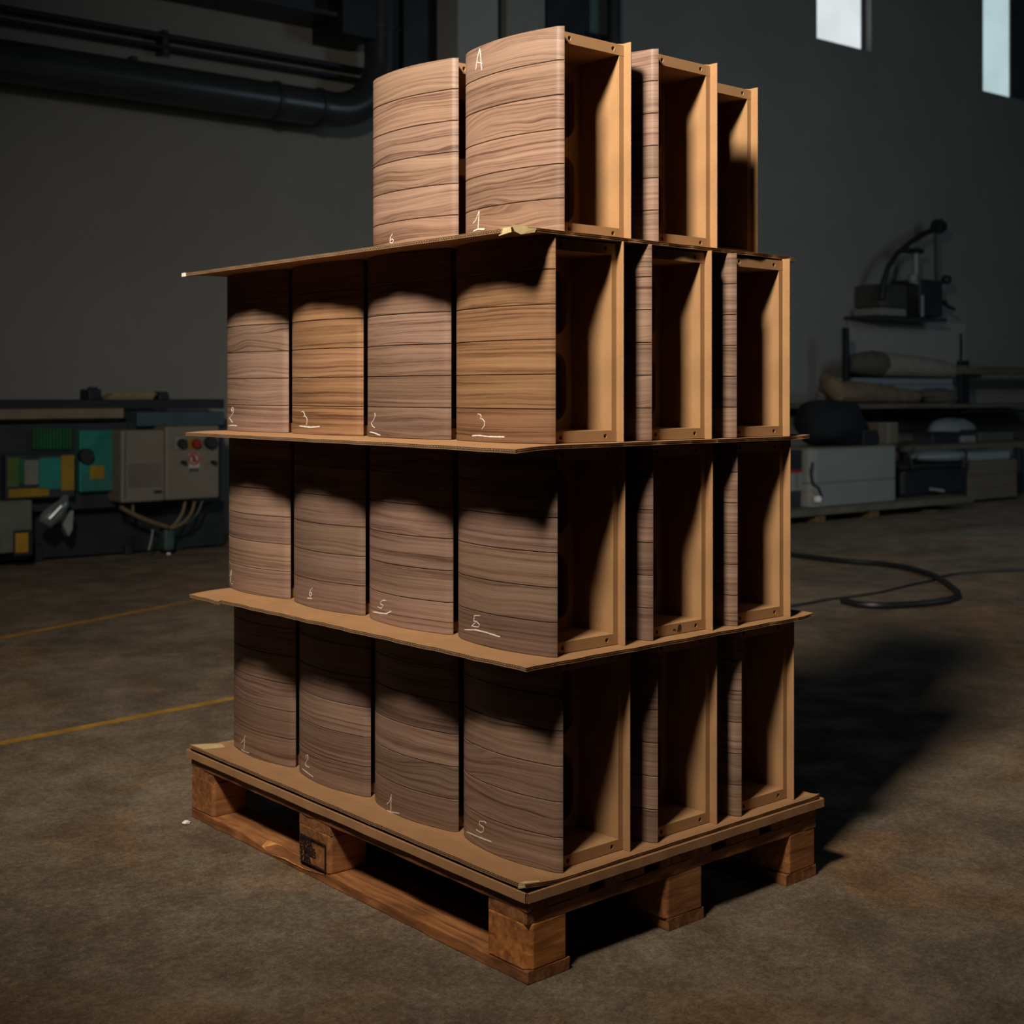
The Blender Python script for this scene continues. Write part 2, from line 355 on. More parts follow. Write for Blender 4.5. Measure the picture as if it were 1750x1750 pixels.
for k in range(K+1):                    # pale torn wood along the broken upper edge of the near bottom board
    u = .615+.26*k/K; c = chip1(.6-u); w_ = max(0, sin(pi*k/K))**.5
    q0 = len(m.v); zt_ = PB+.0008
    m.v += [(max(c, .001)+.003*w_, u, zt_+.0004), (-.0016*w_, u, zt_-max(c*.75, .001)-.003*w_), (max(c, .001)*.5, u, zt_-max(c*.75, .001)*.5-.003)]
    if pr is not None: m.f += [(pr, pr+1, q0+1, q0), (pr+1, pr+2, q0+2, q0+1), (pr+2, pr, q0, q0+2)]
    pr = q0
o = m.build('splintered_edge', PALLET, pal); o.color = (1.7, 1.75, 1.5, 1); o['label'] = 'pale torn wood on the broken board edge'
ys = ((0, .105), (.605, .725), (1.095, 1.2)); xb = ((.0, .092), (.345, .445), (.705, .797))
for i, (y0, y1) in enumerate(ys):
    for j, (x0, x1) in enumerate(xb):
        rnd = random.Random(i*3+j)
        t = [1.15, .92, 1.05, .98, .85, .95, 1.0, .9, .9][i*3+j]
        o = MB()
        hb = .0775; c = .022 if j == 0 and i == 0 else (.010 if j == 0 or i == 0 else .004)
        # block with clipped vertical edges and a clipped upper front edge
        hx, hy = (x1-x0)/2, (y1-y0)/2
        poly = [(-hx, -hy+c*.6), (-hx+c*.6, -hy), (hx-.003, -hy), (hx, -hy+.003), (hx, hy-.003), (hx-.003, hy), (-hx+.003, hy), (-hx, hy-.003)]
        o.prism(poly, -hb/2, hb/2)
        b = o.build('block', PALLET, pal, bevel=.0025); b.location = ((x0+x1)/2, (y0+y1)/2, PB+.001+hb/2); b.color = (t, t*.94, t*.84, 1) if (i, j) != (0, 0) else (1.55, 1.38, 1.0, 1)
        b.rotation_euler = (0, 0, rnd.uniform(-.02, .02))
ZS = PB+.001+.0775
for i, (y0, y1) in enumerate(ys):
    plank_obj('cross_board', .797, y1-y0-.002, .0215, .4, (y0+y1)/2, ZS+.011, False, ((.95,.88,.8), (.9,.85,.8), (.85,.8,.75))[i], seed=20+i)
for i, (x0, x1) in enumerate(((.0, .145), (.185, .285), (.33, .47), (.515, .615), (.655, .797))):
    plank_obj('deck_board', 1.2, x1-x0, .0215, (x0+x1)/2, .6, ZS+.022+.0112, True, ((.72,.62,.55), (.8,.75,.7), (.9,.85,.8), (.8,.75,.7), (.85,.8,.75))[i], seed=30+i)
ZD = ZS+.0442     # deck top ~ .1447

# stamp on the middle block of the long side
def text_mesh(body, size, mat, name='lettering', depth=.0002):
    cu = bpy.data.curves.new(name, 'FONT'); cu.body = body; cu.size = size; cu.extrude = depth; cu.offset = size*.05; cu.resolution_u = 3
    cu.align_x = 'LEFT'
    o = bpy.data.objects.new(name, cu); col.objects.link(o)
    me = bpy.data.meshes.new_from_object(o); bpy.data.objects.remove(o); bpy.data.curves.remove(cu)
    me.materials.clear(); me.materials.append(mat); return me
blk = [c for c in pal.children if c.name.startswith('block')][3]
st = MB(); fx = -.0502
def q(y0, y1, z0, z1): st.box(fx-.0006, fx+.002, y0, y1, z0, z1)
q(-.049, .049, .0195, .0207); q(-.049, .049, -.033, -.0318); q(-.0494, -.0482, -.033, .0207); q(.0300, .0308, -.032, .0197)
s_ = st.build('stamp_frame', INK, blk); s_['label'] = 'black stamped frame'
for body, z, sz in (('IT UA', .0060, .0185), ('E 04825', -.0115, .0185), ('Y HA', -.0290, .0185)):
    me = text_mesh(body, sz, INK)
    for v in me.vertices: v.co.x *= 1.0
    o = put('stamp_lettering', me, blk); o.rotation_euler = (pi/2, 0, -pi/2); o.location = (fx-.0003, .0480, z); o['label'] = 'black stamped lettering'

# ------------------------------------------------------------------ tiers
BH, BW, DU, DV = .3657, .1665, .2939, .2421
ST = .0068                              # double-wall cardboard
ZTIER = [.1590, .5397]
for _ in range(2): ZTIER.append(ZTIER[-1]+BH+ST)
SZ0 = (ZTIER[1]-ST-ZTIER[0])/BH          # lowest cabinets, same size as the rest, stretched upright to match image coordinates
TO = [(.1062, .0243, 0.0), (.0906, .0217, -.0006), (.0826, .0178, -.0015), (.1190, .0343, .0006)]   # x, y offset of the near corner, rotation

# ------------------------------------------------------------------ cardboard sheets
def sheet(name, corners, ztop, label, seed, keep, sag, flat_edge=False):
    """corners: near, right, far-right, left-far (world xy). keep: (x0,x1,y0,y1) flat support zone; overhang droops by sag()."""
    rnd = random.Random(seed)
    A, B, C, D_ = [Vector((*c, 0)) for c in corners]
    r = empty(name, (A.x, A.y, ztop-ST)); tag(r, label, 'cardboard sheet', 'corrugated cardboard sheets between the tiers')
    ph = [rnd.uniform(0, 6.28) for _ in range(6)]
    ev = .0006 if seed == 1 else .0014
    def P(a, b, n=True):              # a along near->right, b along near->left
        p = (A*(1-a)+B*a)*(1-b)+(D_*(1-a)+C*a)*b
        if n:
            e = ev
            if a < .02: p.x += e*sin(b*41+ph[0])+e*.7*sin(b*97+ph[1])
            if b < .02: p.y += e*sin(a*33+ph[2])+e*.7*sin(a*71+ph[3])
        return p
    def dz(p):
        ox = max(0, keep[0]-p.x, p.x-keep[1]); oy = max(0, keep[2]-p.y, p.y-keep[3])
        return sag(p.x, p.y, ox, oy)
    nu, nb = 44, 110
    us = [i/nu for i in range(nu+1)]; bs = [i/nb for i in range(nb+1)]
    def liner(z0, z1, nm, ins=0):
        m = MB(); idx = {}
        for k, zz in enumerate((z0, z1)):
            for i, a in enumerate(us):
                for j, b in enumerate(bs):
                    p = P(ins/.83+(1-2*ins/.83)*a if ins else a, ins/1.18+(1-2*ins/1.18)*b if ins else b, not ins); idx[k,i,j] = len(m.v)
                    m.v.append((p.x-A.x, p.y-A.y, zz+dz(p)))
        for i in range(nu):
            for j in range(nb):
                m.f.append((idx[1,i,j], idx[1,i+1,j], idx[1,i+1,j+1], idx[1,i,j+1])); m.f.append((idx[0,i,j], idx[0,i,j+1], idx[0,i+1,j+1], idx[0,i+1,j]))
        for j in range(nb):
            m.f.append((idx[0,0,j], idx[1,0,j], idx[1,0,j+1], idx[0,0,j+1])); m.f.append((idx[0,nu,j], idx[0,nu,j+1], idx[1,nu,j+1], idx[1,nu,j]))
        for i in range(nu):
            m.f.append((idx[0,i,0], idx[0,i+1,0], idx[1,i+1,0], idx[1,i,0])); m.f.append((idx[0,i,nb], idx[1,i,nb], idx[1,i+1,nb], idx[0,i+1,nb]))
        return m.build(nm, FLUTE_SHADE if nm == 'shade_core' else CARD, r)
    liner(ST-.0005, ST, 'liner'); liner(0, .0005, 'liner')
    liner(.0035, .0039, 'liner')
    liner(.0009, ST-.0009, 'shade_core', .0035)  # dark slab standing in for the empty, shaded inside of the board
    # fluting seen along the long left edge, two layers; plain closing strip along the near short edge
    Ln = (D_-A).length; m = MB()
    for (z0, z1, pitch) in ((.0008, .0034, .0052), (.0041, ST-.0008, .0070)):
        n = int(Ln/pitch*4); pr = None
        for i in range(n+1):
            b = min(.998, max(.002, i/n)); s = [0, .5, 1, .5][i % 4]; s = min(max(s*1.0, 0), 1)
            p = P(0, b); p2 = P(.012, b, False); z = z0+(z1-z0)*s; zz = dz(p)
            k = len(m.v); th = .00035
            m.v += [(p.x-A.x+.0006, p.y-A.y, z+zz-th), (p2.x-A.x, p2.y-A.y, z+dz(p2)-th), (p.x-A.x+.0006, p.y-A.y, z+zz+th), (p2.x-A.x, p2.y-A.y, z+dz(p2)+th)]
            if pr is not None: m.f += [(pr, pr+1, k+1, k), (pr+2, k+2, k+3, pr+3), (pr, k, k+2, pr+2)]
            pr = k
    f_ = m.build('fluting', FLUTE_SHADE, r); f_['kind'] = 'stuff'; f_.data.materials.append(FLUTE)
    for k, pl in enumerate(f_.data.polygons): pl.material_index = 1 if k % 3 == 2 else 0  # cut ends pale as if lit, flute walls in the painted shade colour
    m = MB(); pr = None
    for i in range(nu+1):
        a = .004+.992*i/nu; p = P(a, 0); k = len(m.v); y = .0012+.0008*sin(a*60+ph[4])
        m.v += [(p.x-A.x, p.y-A.y+y, .0006+dz(p)), (p.x-A.x, p.y-A.y+y, ST-.0006+dz(p))]
        if pr is not None: m.f.append((pr, k, k+1, pr+1))
        pr = k
    m.build('edge_strip', CARD, r)
    return r, P, dz, A
S = {}
def sag1(x, y, ox, oy): return .009*min(1, ox/.07)+.004*min(1, oy/.018)
S[1] = sheet('cardboard_sheet', ((-.002, .000), (.815, .003), (.812, 1.208), (.000, 1.208)), ZTIER[0], 'bottom cardboard sheet lying on the pallet under the first tier', 1, (.070, .792, .020, 1.20), sag1)
S[2] = sheet('cardboard_sheet', ((-.006, -.006), (.806, .010), (.80, 1.150), (-.034, 1.146)), ZTIER[1], 'cardboard sheet between the first and second tiers from the floor', 2, (.06, .78, .02, 1.1),
             lambda x, y, ox, oy: -.10*ox*ox*6*(1 if y > 1 else .35) + (.004*max(0, (x-.78)/.03)))
S[3] = sheet('cardboard_sheet', ((-.034, -.010), (.800, .018), (.79, 1.170), (-.030, 1.170)), ZTIER[2], 'cardboard sheet between the second and third tiers from the floor', 3, (.05, .77, .02, 1.12),
             lambda x, y, ox, oy: -.5*ox*ox-.05*ox*max(0, .3-y) + .003*max(0, (x-.77)/.03))
S[4] = sheet('cardboard_sheet', ((-.024, .012), (.775, .036), (.765, 1.175), (-.035, 1.172)), ZTIER[3], 'topmost cardboard sheet with taped corners carrying the upper cabinets', 4, (.05, .73, .02, 1.10),
             lambda x, y, ox, oy: -.7*min(ox, max(0, .05-x))**2 - .004*max(0, (x-.765)/.012)**1.5)
# tape bits (parts of the sheets)
def tape_patch(key, mat, pts, up, label, wrap=0):
    r, P, dz, A = S[key]; m = MB()
    top = [(x-A.x, y-A.y, ST+.0004+dz(Vector((x, y, 0)))) for x, y in pts]
    bot = [(x, y, z-.0004) for x, y, z in top]; n = len(pts)
    m.add(bot+top, [tuple(range(n-1,-1,-1)), tuple(range(n, 2*n))]+[(i, (i+1) % n, n+(i+1) % n, n+i) for i in range(n)])
    if wrap:                           # fold hanging over the long left edge
        (x0, y0, z0), (x1, y1, z1) = top[wrap[0]], top[wrap[1]]
        m.add([(x0-.0012, y0, z0+.0004), (x1-.0012, y1, z1+.0004), (x1-.0015, y1+.003, z1-wrap[2]), (x0-.0015, y0-.002, z0-wrap[2]*.7)], [(0,1,2,3), (3,2,1,0)])
    o = m.build('tape_patch', mat, r); o['label'] = label; return o
tape_patch(1, TAPE, ((.003, 1.202), (.009, 1.155), (.070, 1.165), (.078, 1.196), (.045, 1.204)), 0, 'yellowed masking tape')
tape_patch(1, TAPE, ((.000, .005), (.030, .0015), (.042, .017), (.016, .024), (.0005, .020)), 0, 'yellowed masking tape', (0, 4, .010))
tape_patch(4, TAPE, ((-.024, .013), (.034, .0155), (.030, .034), (-.02, .046)), 0, 'yellowed masking tape', (0, 3, .012))
# tape on the near short edge of the top sheet, hanging over its lip
r, P, dz, A = S[4]
m = MB(); m.add([(-.002, -.0016, ST+.0005), (.058, .0004, ST+.0005), (.050, -.0022, -.002), (.018, -.0030, -.008), (.004, -.0028, -.004)], [(0,1,2,3,4), (4,3,2,1,0)])
m.build('tape_patch', TAPE, r)['label'] = 'torn yellowed masking tape'
m = MB(); e = P(1, 0); z = dz(e); m.box(e.x-A.x-.016, e.x-A.x+.003, e.y-A.y-.0014, e.y-A.y+.03, z-.0006, z+ST+.0006)
m.build('tape_patch', TAPEDARK, r)['label'] = 'brown tape around the corner'
e = P(0, 1); m = MB(); z = dz(e); m.box(e.x-A.x-.0015, e.x-A.x+.012, e.y-A.y-.012, e.y-A.y+.002, z-.0006, z+ST+.0008)
m.build('tape_patch', plain('white_tape', (.8,.74,.62), .6, var=.05), r)['label'] = 'whitish tape around the corner'

# shallow cardboard lid under the bottom sheet, rim hanging over the deck boards
r = empty('cardboard_tray', (0, 0, ZD)); tag(r, 'shallow upturned cardboard tray with turned-down rim covering the pallet deck', 'cardboard tray')
zt = ZTIER[0]-ST-ZD
MB().box(-.004, .816, -.004, 1.210, .0004, zt-.0003).build('tray_top', CARD, r)
rim = MB()
for (x0, y0, x1, y1) in ((-.004, -.004, -.004, 1.210), (-.004, -.004, .816, -.004), (.816, -.004, .816, 1.210), (-.004, 1.210, .816, 1.210)):
    n = 60; pr = None; dx, dy = x1-x0, y1-y0; l = math.hypot(dx, dy)
    nx, ny = (-1, 0) if (dx == 0 and x0 < 0) else ((1, 0) if dx == 0 else ((0, -1) if y0 < 0 else (0, 1)))
    for i in range(n+1):
        t = i/n; x, y = x0+dx*t, y0+dy*t; w = .0010*sin(t*37+x0*9)+.0008*sin(t*83); k = len(rim.v)
        zb = -.0065+.0012*sin(t*29+1)
        w *= .4; zb = -.0065+.0004*sin(t*29+1)
        zb = -.0030+.0004*sin(t*29+1)
        rim.v += [(x, y, zt+.0060), (x+nx*.004, y+ny*.004, zt+.0056), (x+nx*(.0045+w), y+ny*(.0045+w), zb), (x+nx*(.001+w), y+ny*(.001+w), zb)]
        if pr is not None:
            for a in range(4): rim.f.append((pr+a, pr+(a+1) % 4, k+(a+1) % 4, k+a))
        pr = k
rim.build('rim', CARD, r)

# ------------------------------------------------------------------ loudspeaker cabinets
PROF = [(-.0008, .0), (-.0022, .0006), (-.0060, .0042), (-.0088, .0070), (-.0102, .0092), (-.0113, .0122), (-.0131, .0190), (-.0155, .0300), (-.0196, .0460), (-.0238, .0660), (-.0278, .0900),
        (-.0302, .1120), (-.0312, .1340), (-.0308, .1560), (-.0292, .1780), (-.0266, .1990), (-.0234, .2180), (-.0198, .2360), (-.0158, .2500), (-.0110, .2620), (-.0050, .2730), (.0015, .2810), (.0090, .2868), (.0180, .2900), (.0290, .2912)]
def offs(poly, d):
    out = []
    for i, (x, y) in enumerate(poly):
        a, b = poly[max(i-1, 0)], poly[min(i+1, len(poly)-1)]
        tx, ty = b[0]-a[0], b[1]-a[1]; l = math.hypot(tx, ty); out.append((x+ty/l*d, y-tx/l*d))
    return out
VT = .0035
arc = [0]
for a, b in zip(PROF, PROF[1:]): arc.append(arc[-1]+math.hypot(b[0]-a[0], b[1]-a[1]))
INN = offs(PROF, VT)
INN[0] = (-.0006, .0002)
for i in range(1, 5): INN[i] = (PROF[i][0]*.55, PROF[i][1]+.0012)
PH = BH/6
def plank_mesh():
    m = MB(); g = .0007; ch = .0007; n = len(PROF)
    zs = [(g, 0), (g+ch, 1), (PH-g-ch, 1), (PH-g, 0)]
    uvs = []
    prof_out = PROF; prof_sh = offs(PROF, ch)
    for z, full in zs:
        for i in range(n):
            x, y = (prof_out if full else prof_sh)[i]; m.v.append((x, y, z)); uvs.append((arc[i], z))
    for z in (g, PH-g):
        for i in range(n): m.v.append((*INN[i], z)); uvs.append((arc[i], z))
    for k in range(3):
        for i in range(n-1): a = k*n+i; m.f.append((a, a+n, a+n+1, a+1))
    for i in range(n-1):
        m.f.append((i, i+1, 4*n+i+1, 4*n+i)); m.f.append((3*n+i, 5*n+i, 5*n+i+1, 3*n+i+1))
        m.f.append((4*n+i, 4*n+i+1, 5*n+i+1, 5*n+i))
    m.f.append((0, 4*n, 5*n, 3*n, 2*n, n)); e = n-1; m.f.append((e, n+e, 2*n+e, 3*n+e, 5*n+e, 4*n+e))
    return m.mesh('plank', WALNUT, True, lambda v, i: uvs[i])
PLANK = plank_mesh()
CORE_O = offs(PROF, VT+.0004); CORE_O[0] = (-.0004, .0006)
for i in range(1, 5): CORE_O[i] = (INN[i][0]+.0005, INN[i][1]+.0003)
CORE_I = []
for i, (x, y) in enumerate(PROF):
    if y < .03: CORE_I.append((.0002, y+.0016))
    elif y < .255: CORE_I.append((.0125, y))
    else: CORE_I.append((max(.0125, x+.010), min(y, .266)))
def core_mesh(mirror):
    m = MB(); n = len(PROF); sx = (lambda x: BW-x) if mirror else (lambda x: x)
    for z in (0.0004, BH-.0004):
        for x, y in CORE_O: m.v.append((sx(x), y, z))
        for x, y in CORE_I: m.v.append((sx(x), y, z))
    for i in range(n-1):
        a = i
        m.f += [(a, a+1, 2*n+a+1, 2*n+a), (n+a, 3*n+a, 3*n+a+1, n+a+1), (a, n+a, n+a+1, a+1), (2*n+a, 2*n+a+1, 3*n+a+1, 3*n+a)]
    m.f += [(0, 2*n, 3*n, n), (n-1, 2*n-1, 4*n-1, 3*n-1)]
    if not mirror: m.f = [q[::-1] for q in m.f]
    return m.mesh('side_panel', MDF, True)
def veneer_mesh():
    m = MB(); n = len(PROF); uvs = []
    for k in range(6):
        g = .0007; b0 = len(m.v)
        for P_ in (PROF, INN):
            for z in (k*PH+g, (k+1)*PH-g):
                for i, (x, y) in enumerate(P_): m.v.append((BW-x, y, z)); uvs.append((arc[i], z))
        for i in range(n-1):
            a = b0+i; m.f += [(a, a+1, a+n+1, a+n), (a+2*n, a+3*n, a+3*n+1, a+2*n+1), (a, a+2*n, a+2*n+1, a+1), (a+n, a+n+1, a+3*n+1, a+3*n)]
        m.f += [(b0, b0+n, b0+3*n, b0+2*n)]
    return m.mesh('veneer', WALNUT, True, lambda v, i: uvs[i])
CORE_L, CORE_R, VENEER = core_mesh(False), core_mesh(True), veneer_mesh()
FR0, RAILH, INS = .0175, .0200, .0040
def rail_mesh(top):
    """horizontal MDF panel; its front edge carries two screw holes"""
    m = MB(); z0, z1 = (BH-INS-RAILH, BH-INS) if top else (.0012, .0012+RAILH); zc = (z0+z1)/2; x0, x1 = .0004, BW-.0004; hr = .0042; hs = .0082
    hx = [.0275, BW-.0290]; y = FR0
    cuts = [x0, hx[0]-hs, hx[0]+hs, hx[1]-hs, hx[1]+hs, x1]
    for i in (0, 2, 4): m.add([(cuts[i], y, z0), (cuts[i+1], y, z0), (cuts[i+1], y, z1), (cuts[i], y, z1)], [(0,1,2,3)])
    for h in hx:
        n = 12; outer = []; inner = []; deep = []
        hh = (z1-z0)/2
        for k in range(n):
            a = 2*pi*k/n+pi/4; c, s = cos(a), sin(a); 
            if k % 3 == 0: o_ = (math.copysign(hs, c), math.copysign(hh, s))
            else:
                kk = (k//3); t = (k % 3)/3
                cs = [(hs, hh), (-hs, hh), (-hs, -hh), (hs, -hh)]; p, q_ = cs[kk], cs[(kk+1) % 4]; o_ = (p[0]+(q_[0]-p[0])*t, p[1]+(q_[1]-p[1])*t)
            outer.append((h+o_[0], y, zc+o_[1])); inner.append((h+hr*c, y, zc+hr*s)); deep.append((h+hr*c, y+.017, zc+hr*s))
        b = m.add(outer+inner+deep, [])
        for k in range(n):
            k2 = (k+1) % n; m.f.append((b+k, b+n+k, b+n+k2, b+k2)); m.f.append((b+n+k, b+2*n+k, b+2*n+k2, b+n+k2))
        m.f.append(tuple(b+2*n+k for k in range(n)))
    pl = [(x0, y), (x1, y), (x1, .0295), (BW-.0122, .032), (BW-.0122, .262), (.0122, .262), (.0122, .032), (x0, .0295)]; n = len(pl)
    m.add([(a, b, z0) for a, b in pl]+[(a, b, z1) for a, b in pl], [tuple(range(n-1, -1, -1)), tuple(range(n, 2*n))]+[(i, (i+1) % n, n+(i+1) % n, n+i) for i in range(1, n)])
    return m.mesh('panel', MDF)
RAIL_T, RAIL_B = rail_mesh(True), rail_mesh(False)
def stile_mesh(right):
    a, b = (BW-.0125, BW-.0004) if right else (.0004, .0125)
    return MB().box(a, b, FR0+.0003, .030, .0012+RAILH, BH-INS-RAILH).mesh('stile', MDF)
STILE_L, STILE_R = stile_mesh(False), stile_mesh(True)
YB = .122
def brace_mesh():
    m = MB(); xa, xb = .0127, BW-.0127; za, zb = .0012+RAILH, BH-INS-RAILH; zm = (za+zb)/2; th = .014; n = 48
    for (z0, z1) in ((za, zm), (zm, zb)):
        cx, cz = (xa+xb)/2, (z0+z1)/2; hx, hz = (xb-xa)/2, (z1-z0)/2; ox, oz = .0550, hz-.016; rr = .030
        outer = []; inner = []
        for k in range(n):
            a = 2*pi*(k+.5)/n; c, s = cos(a), sin(a)
            q_ = min(hx/abs(c), hz/abs(s)); outer.append((cx+c*q_, cz+s*q_))
            # rounded rectangle by marching
            lo, hi = 0, .3
            for _ in range(24):
                md = (lo+hi)/2; qx, qz = abs(c*md)-(ox-rr), abs(s*md)-(oz-rr)
                d = math.hypot(max(qx, 0), max(qz, 0))+min(max(qx, qz), 0)-rr
                if d > 0: hi = md
                else: lo = md
            inner.append((cx+c*lo, cz+s*lo))
        b = m.add([(x, YB, z) for x, z in outer]+[(x, YB, z) for x, z in inner]+[(x, YB+th, z) for x, z in outer]+[(x, YB+th, z) for x, z in inner], [])
        for k in range(n):
            k2 = (k+1) % n
            m.f += [(b+k, b+n+k, b+n+k2, b+k2)[::-1], (b+2*n+k, b+2*n+k2, b+3*n+k2, b+3*n+k)[::-1], (b+n+k, b+3*n+k, b+3*n+k2, b+n+k2)[::-1], (b+k, b+k2, b+2*n+k2, b+2*n+k)]
    return m.mesh('brace', MDF)
BRACE = brace_mesh()
BACK = MB().box(.0300, BW-.0300, .2670, .2908, .0004, BH-.0004).mesh('back_panel', MDF)

def tier_xy(t, lx, ly):
    x0, y0, rz = TO[t]; return x0+lx*cos(rz)-ly*sin(rz), y0+lx*sin(rz)+ly*cos(rz)
def world_px(x, y, z):
    dx, dy = x-CAMXY[0], y-CAMXY[1]; X = CY_*dx-SY_*dy; Z = SY_*dx+CY_*dy
    return CX+F*X/Z, HY-F*(z-H)/Z, Z
import bisect
def on_face(t, bx, by, px, py):
    """local (x, y, z, nx, ny) of the curved walnut face of the cabinet at (bx,by) seen under pixel px,py"""
    best = None; K = 300
    for k in range(K):
        s = arc[-1]*(.02+.90*k/K); i = bisect.bisect(arc, s)-1; f = (s-arc[i])/(arc[i+1]-arc[i])
        lx = PROF[i][0]+(PROF[i+1][0]-PROF[i][0])*f; ly = PROF[i][1]+(PROF[i+1][1]-PROF[i][1])*f
        X, Y_, Z = world_px(*tier_xy(t, bx+lx, by+ly), 0)
        if best is None or abs(X-px) < best[0]:
            tx, ty = PROF[i+1][0]-PROF[i][0], PROF[i+1][1]-PROF[i][1]; l = math.hypot(tx, ty)
            best = (abs(X-px), lx, ly, Z, -ty/l, tx/l)
    _, lx, ly, Z, nx, ny = best
    return lx, ly, (H+(HY-py)/F*Z-ZTIER[t])/(SZ0 if t == 0 else 1), nx, ny
def chalk(parent, t, bx, by, strokes, label, wpx=1.6):
    m = MB()
    for st_ in strokes:
        w = wpx
        if isinstance(st_[0], (int, float)): w, st_ = st_[0], st_[1:]
        pts = []                                     # densify
        for a, b in zip(st_, st_[1:]):
            n = max(2, int(math.hypot(b[0]-a[0], b[1]-a[1])/2))
            pts += [(a[0]+(b[0]-a[0])*i/n, a[1]+(b[1]-a[1])*i/n) for i in range(n)]
        pts.append(st_[-1])
        Q = [on_face(t, bx, by, *p) for p in pts]
        hw = w/2*.00118
        base = len(m.v)
        for i, (x, y, z, nx, ny) in enumerate(Q):
            a, b = Q[max(i-1, 0)], Q[min(i+1, len(Q)-1)]
            T = Vector((b[0]-a[0], b[1]-a[1], b[2]-a[2])); Nn = Vector((nx, ny, 0)); B_ = Nn.cross(T)
            B_ = B_.normalized() if B_.length > 1e-9 else Vector((0, 0, 1))
            k = hw*(.75+.35*random.random())*(.6 if i in (0, len(Q)-1) else 1); c = Vector((x, y, z))
            m.v += [tuple(c-Nn*.0006+B_*k), tuple(c-Nn*.0006-B_*k), tuple(c+Nn*.0005-B_*k*.8), tuple(c+Nn*.0005+B_*k*.8)]
        for i in range(len(Q)-1):
            a = base+4*i
            for q_ in range(4): m.f.append((a+q_, a+(q_+1) % 4, a+4+(q_+1) % 4, a+4+q_))
    o = m.build('chalk_mark', CHALK, parent); o['label'] = label; return o
def zs(ox, oy, sc_, *pts): return [(ox+x/sc_, oy+y/sc_) for x, y in pts]
# chalk handwriting traced from the photograph (pixels)
CH = {
 (3,0,0): ('A and 1', [zs(600,20,4.375,(932,435),(945,350),(962,275),(970,350),(976,437)), zs(600,20,4.375,(940,378),(984,385)), zs(600,20,4.375,(912,1585),(935,1555),(958,1490)), zs(600,20,4.375,(958,1490),(950,1620)), [3.0]+zs(600,20,4.375,(915,1640),(950,1625),(1000,1625))]),
 (3,1,0): ('6', [zs(600,20,4.375,(322,1660),(305,1690),(302,1725),(318,1732),(328,1712),(318,1700),(304,1715))]),
 (2,0,0): ('3', [zs(620,680,6.73,(1320,185),(1350,190),(1365,215),(1350,238),(1375,242),(1402,275),(1400,320),(1370,362)), [2.6]+zs(620,680,6.73,(1258,436),(1330,432),(1450,445),(1635,450))]),
 (2,1,0): ('2', [zs(620,680,6.73,(140,170),(143,210),(125,255),(98,290),(112,325),(142,345)), [2.6]+zs(620,680,6.73,(80,392),(130,402),(205,432))]),
 (2,2,0): ('3', [zs(370,660,6.73,(975,300),(990,288),(1005,300),(1018,335),(1000,348),(1025,345),(1045,385),(1035,450)), [3.2]+zs(370,660,6.73,(955,458),(1080,472),(1190,464))]),
 (2,3,0): ('2', [zs(370,660,6.73,(178,290),(172,260),(182,244),(195,260),(190,310),(165,352),(148,365),(185,420)), [2.2]+zs(370,660,6.73,(137,455),(190,450),(240,456))]),
 (1,0,0): ('5', [zs(620,1000,6.73,(1350,352),(1285,350),(1275,410),(1310,420),(1345,455),(1330,482),(1250,470)), zs(620,1000,6.73,(1250,470),(1300,430)), [2.4]+zs(620,1000,6.73,(1170,512),(1300,515),(1420,545),(1580,595))]),
 (1,1,0): ('5', [zs(620,1000,6.73,(268,180),(235,172),(205,195),(210,220),(238,235),(215,268),(168,248)), [3.0]+zs(620,1000,6.73,(118,308),(200,322),(270,328),(330,300))]),
 (1,2,0): ('6', [zs(380,970,6.73,(1038,232),(1010,265),(1002,310),(1015,335),(1028,310),(1018,282),(1005,300)), [2.2]+zs(380,970,6.73,(978,350),(1035,357))]),
 (1,3,0): ('1', [zs(380,970,6.73,(68,105),(92,80),(106,20)), zs(380,970,6.73,(104,30),(92,175)), [1.6]+zs(380,970,6.73,(70,183),(122,188))]),
 (0,0,0): ('5', [zs(640,1340,8.333,(1590,560),(1570,535),(1500,528),(1490,565),(1555,620),(1550,670),(1515,692),(1445,645)), [2.0]+zs(640,1340,8.333,(1315,680),(1450,740),(1600,800),(1670,822))]),
 (0,1,0): ('1', [zs(640,1340,8.333,(172,288),(215,250),(248,140)), zs(640,1340,8.333,(240,170),(232,390)), zs(640,1340,8.333,(180,372),(240,400),(360,418))]),
 (0,2,0): ('2', [zs(390,1240,10.29,(1370,575),(1375,520),(1400,515),(1405,580),(1355,670),(1370,710),(1435,738)), zs(390,1240,10.29,(1305,760),(1390,830),(1495,905))]),
 (0,3,0): ('1', [zs(390,1240,10.29,(220,312),(270,260),(305,165)), zs(390,1240,10.29,(290,240),(278,415)), [1.6]+zs(390,1240,10.29,(232,418),(280,455),(370,485))]),
}
TNAME = ['bottom tier', 'second tier up', 'third tier up', 'top tier']
ROWN = ['at the near corner', 'second along from the near corner', 'third along from the near corner', 'at the far left end']
def tint_for(t, i, j):
    rnd = random.Random(t*31+i*7+j)
    k = rnd.uniform(.94, 1.06); b = (.245*k, .158*k, .113*k)
    if (t, i, j) in ((2,0,0), (2,2,0)): b = (.290, .163, .085)      # two cabinets of a warmer, more orange walnut
    return b
